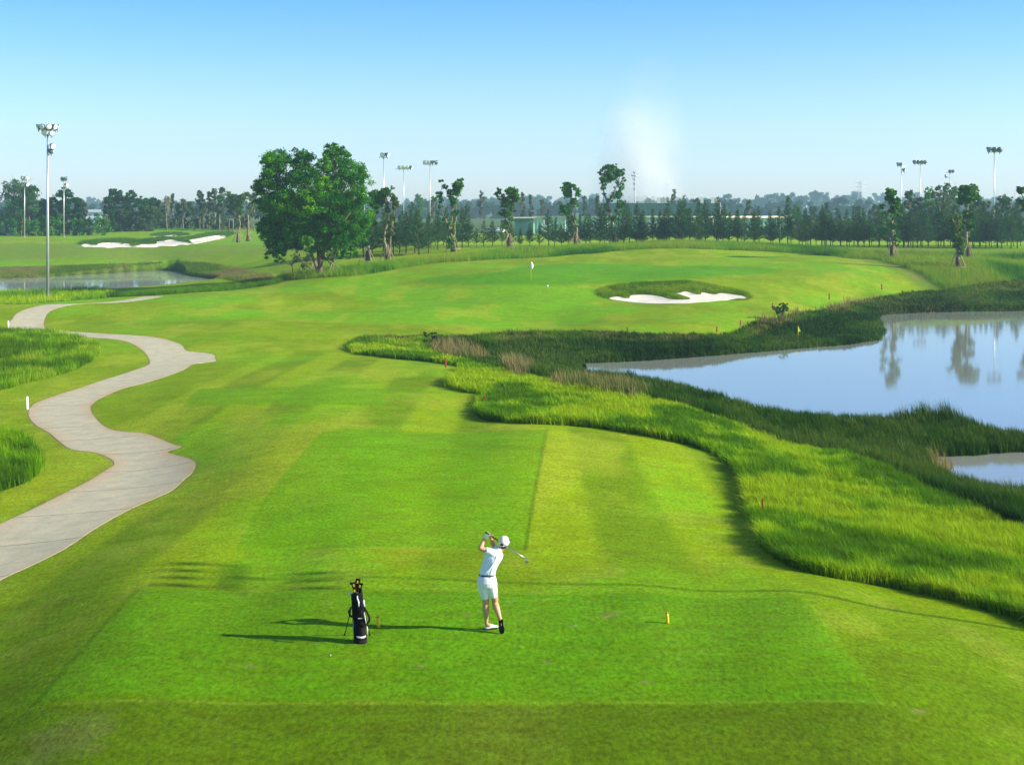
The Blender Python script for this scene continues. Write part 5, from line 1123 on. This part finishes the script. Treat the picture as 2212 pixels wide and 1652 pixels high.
def cloth():
    m = MB()
    st = [((460, 742, 0), .150, .112, (.05, 0, 1)), ((464, 712, 0), .146, .108, (.1, 0, 1)), ((478, 655, 0), .142, .108, (.2, 0, 1)), ((500, 590, .01), .146, .112, (.3, 0, 1)), ((528, 530, .02), .158, .118, (.32, .05, 1)), ((552, 478, .03), .166, .114, (.32, .05, 1)), ((572, 442, .05), .150, .098, (.35, .1, 1)), ((592, 415, .06), .10, .08, (.4, .1, 1)), ((606, 398, .07), .066, .064, (.4, .1, 1))]
    m.loft([ring(J(*c), a, b, t, .25 * i / 8) for i, (c, a, b, t) in enumerate(st)])
    m.tube([J(540, 470, 0), sL, sL.lerp(eL, .48)], [.09, .076, .062], 16)
    m.tube([J(590, 440, .06), sR, sR.lerp(eR, .55)], [.08, .068, .06], 16)
    for k in range(5): # folds pulled from the waist to the shoulder
        m.tube([J(440 + k * 26, 700 - k * 18, -.108), J(490 + k * 20, 660 - k * 34, -.118), J(560 + k * 10, 610 - k * 36, -.100)], [.004, .009, .003], 6)
    o = m.build('polo_shirt', M_shirt, PER, remesh=.007, smooth_it=4)
    c = MB(); c.loft([ring(J(597, 412, .065), .078, .072, (.4, .1, 1)), ring(J(612, 390, .075), .068, .064, (.4, .1, 1)), ring(J(617, 384, .08), .06, .058, (.4, .1, 1))]); c.build('collar', M_shirt, o)
    e = MB(); q = sL.lerp(eL, .30); e.box(q + Vector((-.012, -.066, .02)), (.022, .012, .020)); e.build('sleeve_mark', M_blk, o)
    m = MB(); m.loft([ring(J(458, 747, 0), .152, .114), ring(J(458, 722, 0), .150, .112)]); m.build('belt', M_belt, PER)
    m = MB()
    m.loft([ring(J(458, 744, 0), .153, .116), ring(J(457, 775, -.005), .165, .128), ring(J(457, 830, -.01), .184, .145), ring(J(460, 880, -.005), .178, .135), ring(J(466, 905, 0), .15, .11)])
    hemL, hemR = J(432, 1040, .07), J(541, 1018, .07)
    m.tube([J(408, 850, 0), J(412, 930, .02), hemL], [.108, .097, .074], 18); m.tube([J(512, 850, 0), J(525, 930, .02), hemR], [.108, .098, .078], 18)
    sh = m.build('shorts', M_short, PER, remesh=.007, smooth_it=3)
    lp = MB()
    for x in (372, 480, 560): lp.box(J(x, 735, -.114 + abs(x - 465) * .0004), (.014, .012, .046))
    lp.build('belt_loops', M_short, sh)
    # cap
    M = HM; m = MB(); rings = []
    for z, a, b, dy in ((-.035, .086, .108, -.004), (.0, .090, .112, -.004), (.04, .089, .108, -.003), (.075, .074, .09, 0), (.1, .048, .058, 0), (.112, .015, .018, 0)):
        rings.append([HC + M @ Vector((a * math.cos(q), dy + b * math.sin(q), z + .012 * (1 if z > 0 else 0) + .02)) for q in [2 * math.pi * k / 20 for k in range(20)]])
    m.loft(rings)
    brim = []
    for t_ in (0, 1):
        row = []
        for k in range(13):
            q = math.pi * (k / 12); row.append((math.cos(q), math.sin(q)))
        brim.append(row)
    v = []; z0 = -.012
    top = [HC + M @ Vector((.08 * c, .06 + .075 * 0 * s, z0 + .004)) for c, s in brim[0]]
    out_ = [HC + M @ Vector((.078 * c, .07 + .10 * s, z0 + .010 - .02 * s)) for c, s in brim[0]]
    m.add([tuple(p) for p in top + out_] + [tuple(p + Vector((0, 0, .008))) for p in top + out_], [(i, i + 1, 14 + i, 13 + i) for i in range(12)] + [(26 + i, 39 + i, 40 + i, 27 + i) for i in range(12)] + [(13 + i, 14 + i, 40 + i, 39 + i) for i in range(12)])
    cap = m.build('cap', M_whitem, PER)
    m = MB(); rings = []
    for dy, s_ in ((-.105, 1), (-.117, .9)): rings.append([HC + M @ Vector((.012 + .04 * s_ * math.cos(q), dy - .003, .012 + .032 * s_ * math.sin(q) * (1 if math.sin(q) > 0 else .5))) for q in [2 * math.pi * k / 16 for k in range(16)]])
    m.loft(rings)
    m.ell(HC + M @ Vector((0, -.035, -.045)), (.079, .068, .034), M)
    m.build('hair', M_hair, PER)
    m = MB(); m.tube([HC + M @ Vector((x, -.116 - .004 * (1 - abs(x) / .05), -.008)) for x in (-.045, -.02, 0, .02, .05)], .007, 6); m.build('cap_strap', M_whitem, cap)
cloth()
def shoe(name, heel, toe, up, flip=False):
    """heel and toe on the sole line, up = direction away from the sole"""
    ax = (toe - heel); L = ax.length; ax.normalize(); up = (up - ax * up.dot(ax)).normalized(); sd_ = ax.cross(up)
    prof = [(-.01, .022, .03), (.0, .034, .05), (.12, .04, .085), (.3, .038, .095), (.45, .037, .082), (.62, .046, .062), (.8, .047, .042), (.93, .036, .032), (1.0, .016, .02)]
    m = MB(); s = MB()
    m.loft([[heel + ax * (f * L) + sd_ * (w_ * math.cos(q)) + up * (.012 + h * max(0, math.sin(q))) for q in [math.pi * k / 9 for k in range(10)]] for f, w_, h in prof])
    s.loft([[heel + ax * (f * L * 1.02) + sd_ * (w_ * 1.08 * c) + up * (d) for c, d in ((-1, 0), (1, 0), (1, .016), (-1, .016))] for f, w_, h in prof])
    o = m.build(name, M_whitem, PER); s.build('sole', M_blk, o, smooth=False)
    if name == 'shoe' and flip:
        k = MB(); k.box(heel.lerp(toe, .42) - up * .002, (.018, .006, .07)); k.build('sole_inlay', simple_mat('brown_inlay', (.25, .12, .09), .6), o)
    return o
hl = J(436, 1458, .13); hl.z = .004; tl = hl + Vector((.235, .085, .012)); shoe('shoe', hl, tl, Vector((-.25, .1, 1)))
hr_ = J(636, 1322, -.045); tr_ = J(655, 1520, -.13); tr_.z = max(tr_.z, .012); shoe('shoe', hr_, tr_, Vector((.12, 1, .25)), True)
# hands closed round the grip
gb, gt = J(441, 176, .02), J(985, 532, -.20)     # butt and hosel of the club
cax = (gt - gb).normalized()
def hand(wr, f0, glove, side):
    """palm between wrist and grip, four fingers and a thumb wrapping the grip from f0 metres down the shaft"""
    m = MB(); pc = gb + cax * (f0 + .035); n = (wr - pc); n = (n - cax * n.dot(cax)).normalized(); b_ = cax.cross(n) * side
    m.tube([wr, wr.lerp(pc + n * .03, .5), pc + n * .034], [.029, .031, .034], 12, True); m.ell(pc + n * .03, (.034, .03, .034))
    for i, ln in enumerate((.9, 1.0, .95, .8)):
        o = gb + cax * (f0 + .008 + i * .019); r = .0085; P = []
        for k in range(5):
            q = (k / 4) * 2.7 * ln; P.append(o + n * (.024 * math.cos(q)) + b_ * (.024 * math.sin(q)))
        m.tube([o + n * .04 - b_ * .004] + P, [r * 1.15, r * 1.1, r * 1.05, r, r * .95, r * .85], 8, True)
    o = pc + cax * .02; m.tube([pc + n * .034 - b_ * .018, o - b_ * .026 + n * .008, o + cax * .03 - b_ * .016 - n * .014], [.012, .0105, .009], 8, True)
    return m.build('glove' if glove else 'hand', M_whitem if glove else M_skin, PER, remesh=.0045, smooth_it=2)
hand(wL, .012, True, 1); hand(wR, .095, False, -1)
m = MB(); m.tube([wL, wL.lerp(eL, .1)], [.033, .034], 12); m.build('glove_cuff', M_whitem, PER)
CLUB = empty('golf_club', GO + gb, 'golf iron held behind the head of the swinging man', 'golf club'); D = gt - gb; L = D.length
m = MB(); m.tube([(0, 0, 0), D * (.26 / L)], [.0145, .011], 10, True); m.build('grip', M_blk, CLUB)
m = MB(); m.tube([D * (.26 / L), D], [.0085, .0065], 8); m.build('shaft', M_chrome, CLUB)
m = MB(); q = cax.cross(Vector((0, 1, 0))).normalized(); q = q if q.z < 0 else -q
hd = [(0, .012, .010), (.02, .018, .012), (.05, .026, .011), (.078, .028, .009), (.084, .018, .007)]
m.loft([[D + q * (s - .012) + cax * (w_ * c + .012) + Vector((0, 1, 0)) * (d_ * e) for c, e in ((-1, -1), (1, -.6), (1, .6), (-1, 1))] for s, w_, d_ in hd]); m.tube([D - cax * .05, D + cax * .012], [.0085, .010], 8)
m.build('club_head', M_chrome, CLUB, smooth=False, bevel=.002)

# ------------------------------------------------------------------ golf bag
M_nylon = simple_mat('black_nylon', (.006, .0055, .006), .8, noise=.25, nscale=20, bump=.3, spec=.08); M_nylon2 = simple_mat('charcoal_nylon', (.014, .010, .012), .8, noise=.2, nscale=20, spec=.1)
M_wtrim = simple_mat('white_trim', (.75, .74, .72), .6, noise=.05); M_btrim = simple_mat('blue_trim', (.08, .3, .5), .5, noise=.05)
def bag():
    b = spot(779, 1388); b = Vector((b.x, b.y, b.z)); BY = b.y
    t = empty('golf_bag', b, 'black golf bag with white piping on its two-legged stand', 'golf bag')
    K = lambda x, y, dy=0.0: at((1230 + x / 5.327) / 1.7396, (2140 + y / 5.327) / 1.7396, BY + dy) - b
    s_ = .00090
    def c_at(y): # axis of the bag: x drifts left towards the top, top leans away
        f = (1455 - y) / 975.0; return K(665 - 75 * f, y, .16 * f)
    st = [(1462, .112, .11), (1380, .118, .112), (1340, .115, .108), (1150, .112, .105), (950, .112, .105), (750, .108, .10), (560, .106, .10), (480, .104, .10)]
    m = MB(); m.loft([ring(c_at(y), a, b_, (-.07, .16, 1), 0, 24) for y, a, b_ in st]); m.build('bag_body', M_nylon, t)
    m = MB(); m.loft([ring(c_at(1465), .119, .117, n=24), ring(c_at(1375), .121, .119, n=24)]); m.build('base', M_nylon2, t)
    m = MB(); R_ = [ring(c_at(500), .109, .105, (-.07, .16, 1), 0, 24), ring(c_at(468), .109, .105, (-.07, .16, 1), 0, 24)]; m.loft(R_); m.build('top_collar', M_blk, t)
    def pocket(name, xa, xb, ya, yb, dep, mat, rs=.02):
        m = MB(); P = []
        for y in np.linspace(ya, yb, 6):
            c = c_at(y); f = (y - ya) / (yb - ya); bulge = dep * (.55 + .45 * math.sin(math.pi * min(1, max(0, f * .9 + .08)))); w_ = (xb - xa) / 2 * s_; cx = K((xa + xb) / 2, y, 0).x
            P.append([Vector((cx + w_ * math.cos(q) * (1 if abs(math.cos(q)) < .9 else 1), c.y - .06 - bulge * max(0, math.sin(q)), c.z)) for q in [math.pi * k / 10 for k in range(11)]])
        m.loft(P); return m.build(name, mat, t)
    p1 = pocket('pocket', 605, 775, 1130, 1325, .105, M_nylon2); p2 = pocket('pocket', 600, 770, 955, 1100, .115, M_nylon); pocket('pocket', 560, 700, 620, 900, .075, M_nylon)
    m = MB(); m.box(K(658, 972, -.155 + .08), (.072, .006, .018)); m.build('logo', M_wtrim, p2, smooth=False)
    m = MB(); m.tube([K(590, 1335, -.09), K(620, 1352, -.125), K(680, 1360, -.14), K(740, 1345, -.12), K(765, 1322, -.085)], [.012, .017, .019, .017, .010], 8); m.build('base_trim', M_wtrim, t)
    def piping(pts, mat, r=.009): 
        m = MB(); m.tube([K(x, y, d) for x, y, d in pts], [r * .7] + [r] * (len(pts) - 2) + [r * .6], 7); m.build('piping', mat, t)
    piping([(600, 520, .02), (600, 570, .01), (628, 650, -.02), (630, 740, -.05)], M_wtrim, .013)
    piping([(728, 600, .02), (730, 660, 0), (748, 740, -.01)], M_wtrim, .015)
    piping([(735, 850, -.02), (750, 930, -.03), (765, 1010, -.03), (775, 1070, -.02)], M_wtrim, .010)
    piping([(790, 1130, 0), (805, 1200, 0), (795, 1300, 0)], M_wtrim, .012)
    piping([(525, 1010, 0), (520, 1150, 0), (528, 1310, 0)], M_btrim, .010)
    m = MB(); m.tube([K(480, 740, 0), K(430, 840, -.06), K(460, 925, -.12), K(540, 945, -.15), K(640, 880, -.16), (K(720, 735, -.12))], [.012, .02, .022, .022, .02, .014], 8); m.build('shoulder_strap', M_nylon, t)
    m = MB(); m.tube([K(735, 740, -.05), K(800, 860, -.08), K(845, 960, -.08), K(835, 1040, -.06), K(800, 1080, -.03)], [.012, .018, .02, .018, .012], 8); m.build('shoulder_strap', M_nylon2, t)
    for top, foot in ((K(480, 760, .16), K(345, 1310, .40)), (K(735, 760, .16), K(850, 1302, .40))):
        foot.z = .0; m = MB(); m.tube([top, foot], .0085, 8); lg = m.build('leg', M_blk, t); m = MB(); m.tube([foot + Vector((0, 0, .03)), foot - Vector((0, 0, .003))], [.012, .017], 8); m.build('foot', M_blk, lg)
    # clubs in the bag, each with its cover
    def covered(x0, y0, x1, y1, dy, r, lab, yel, rot=0):
        o = c_at(500) + Vector(((x0 - 590) * s_, dy, 0)); e = K(x1, y1, dy + .18); c = empty('covered_club', b + o, lab, 'golf club', 'covered clubs in the bag')
        m = MB(); m.tube([(0, 0, -.45), (e - o) * .75], .007, 6); m.build('shaft', M_chrome, c)
        d = e - o; m = MB(); sx_ = Vector((.5 * rot, -.3, .2))
        m.tube([d * .25, d * .6, d * .9, d, d + Vector((rot * .05, -.03, .02))], [.026, .032, r, r * 1.02, r * .5], 12, True); h = m.build('head_cover', M_nylon, c)
        for k, f in enumerate(yel): m = MB(); m.box(d * f + Vector((.002, -r * .95, 0)), (.026, .014, .045), Matrix.Rotation(.25 * (rot or 1), 3, 'Y')); m.build('yellow_patch', M_yel, h, smooth=False)
    covered(560, 480, 530, 285, -.03, .042, 'club under a black cover with a yellow bar, leaning left in the bag', (.93, .45), -1)
    covered(600, 480, 610, 215, .02, .046, 'club under the tallest black cover in the bag', (.95,), .6)
    covered(650, 480, 655, 300, .03, .043, 'club under a black cover at the right of the bag', (.92,), .8)
    c = empty('golf_club', b + c_at(500) + Vector((-.08, 0, 0)), 'bare putter whose pale head sticks out left over the bag rim', 'golf club'); m = MB(); m.tube([(0, 0, -.4), (-.01, 0, .02)], .007, 6); m.build('shaft', M_chrome, c); m = MB(); m.ell((-.035, -.01, .03), (.042, .022, .024)); m.build('club_head', M_wtrim, c)
    c = empty('golf_club', b + c_at(500) + Vector((.095, 0.02, 0)), 'iron whose bright head shows at the right rim of the bag', 'golf club'); m = MB(); m.tube([(0, 0, -.4), (0, 0, .05)], .007, 6); m.build('shaft', M_chrome, c); m = MB(); m.box((.0, -.01, .07), (.022, .02, .06)); m.build('club_head', M_chrome, c, smooth=False, bevel=.004)
bag()
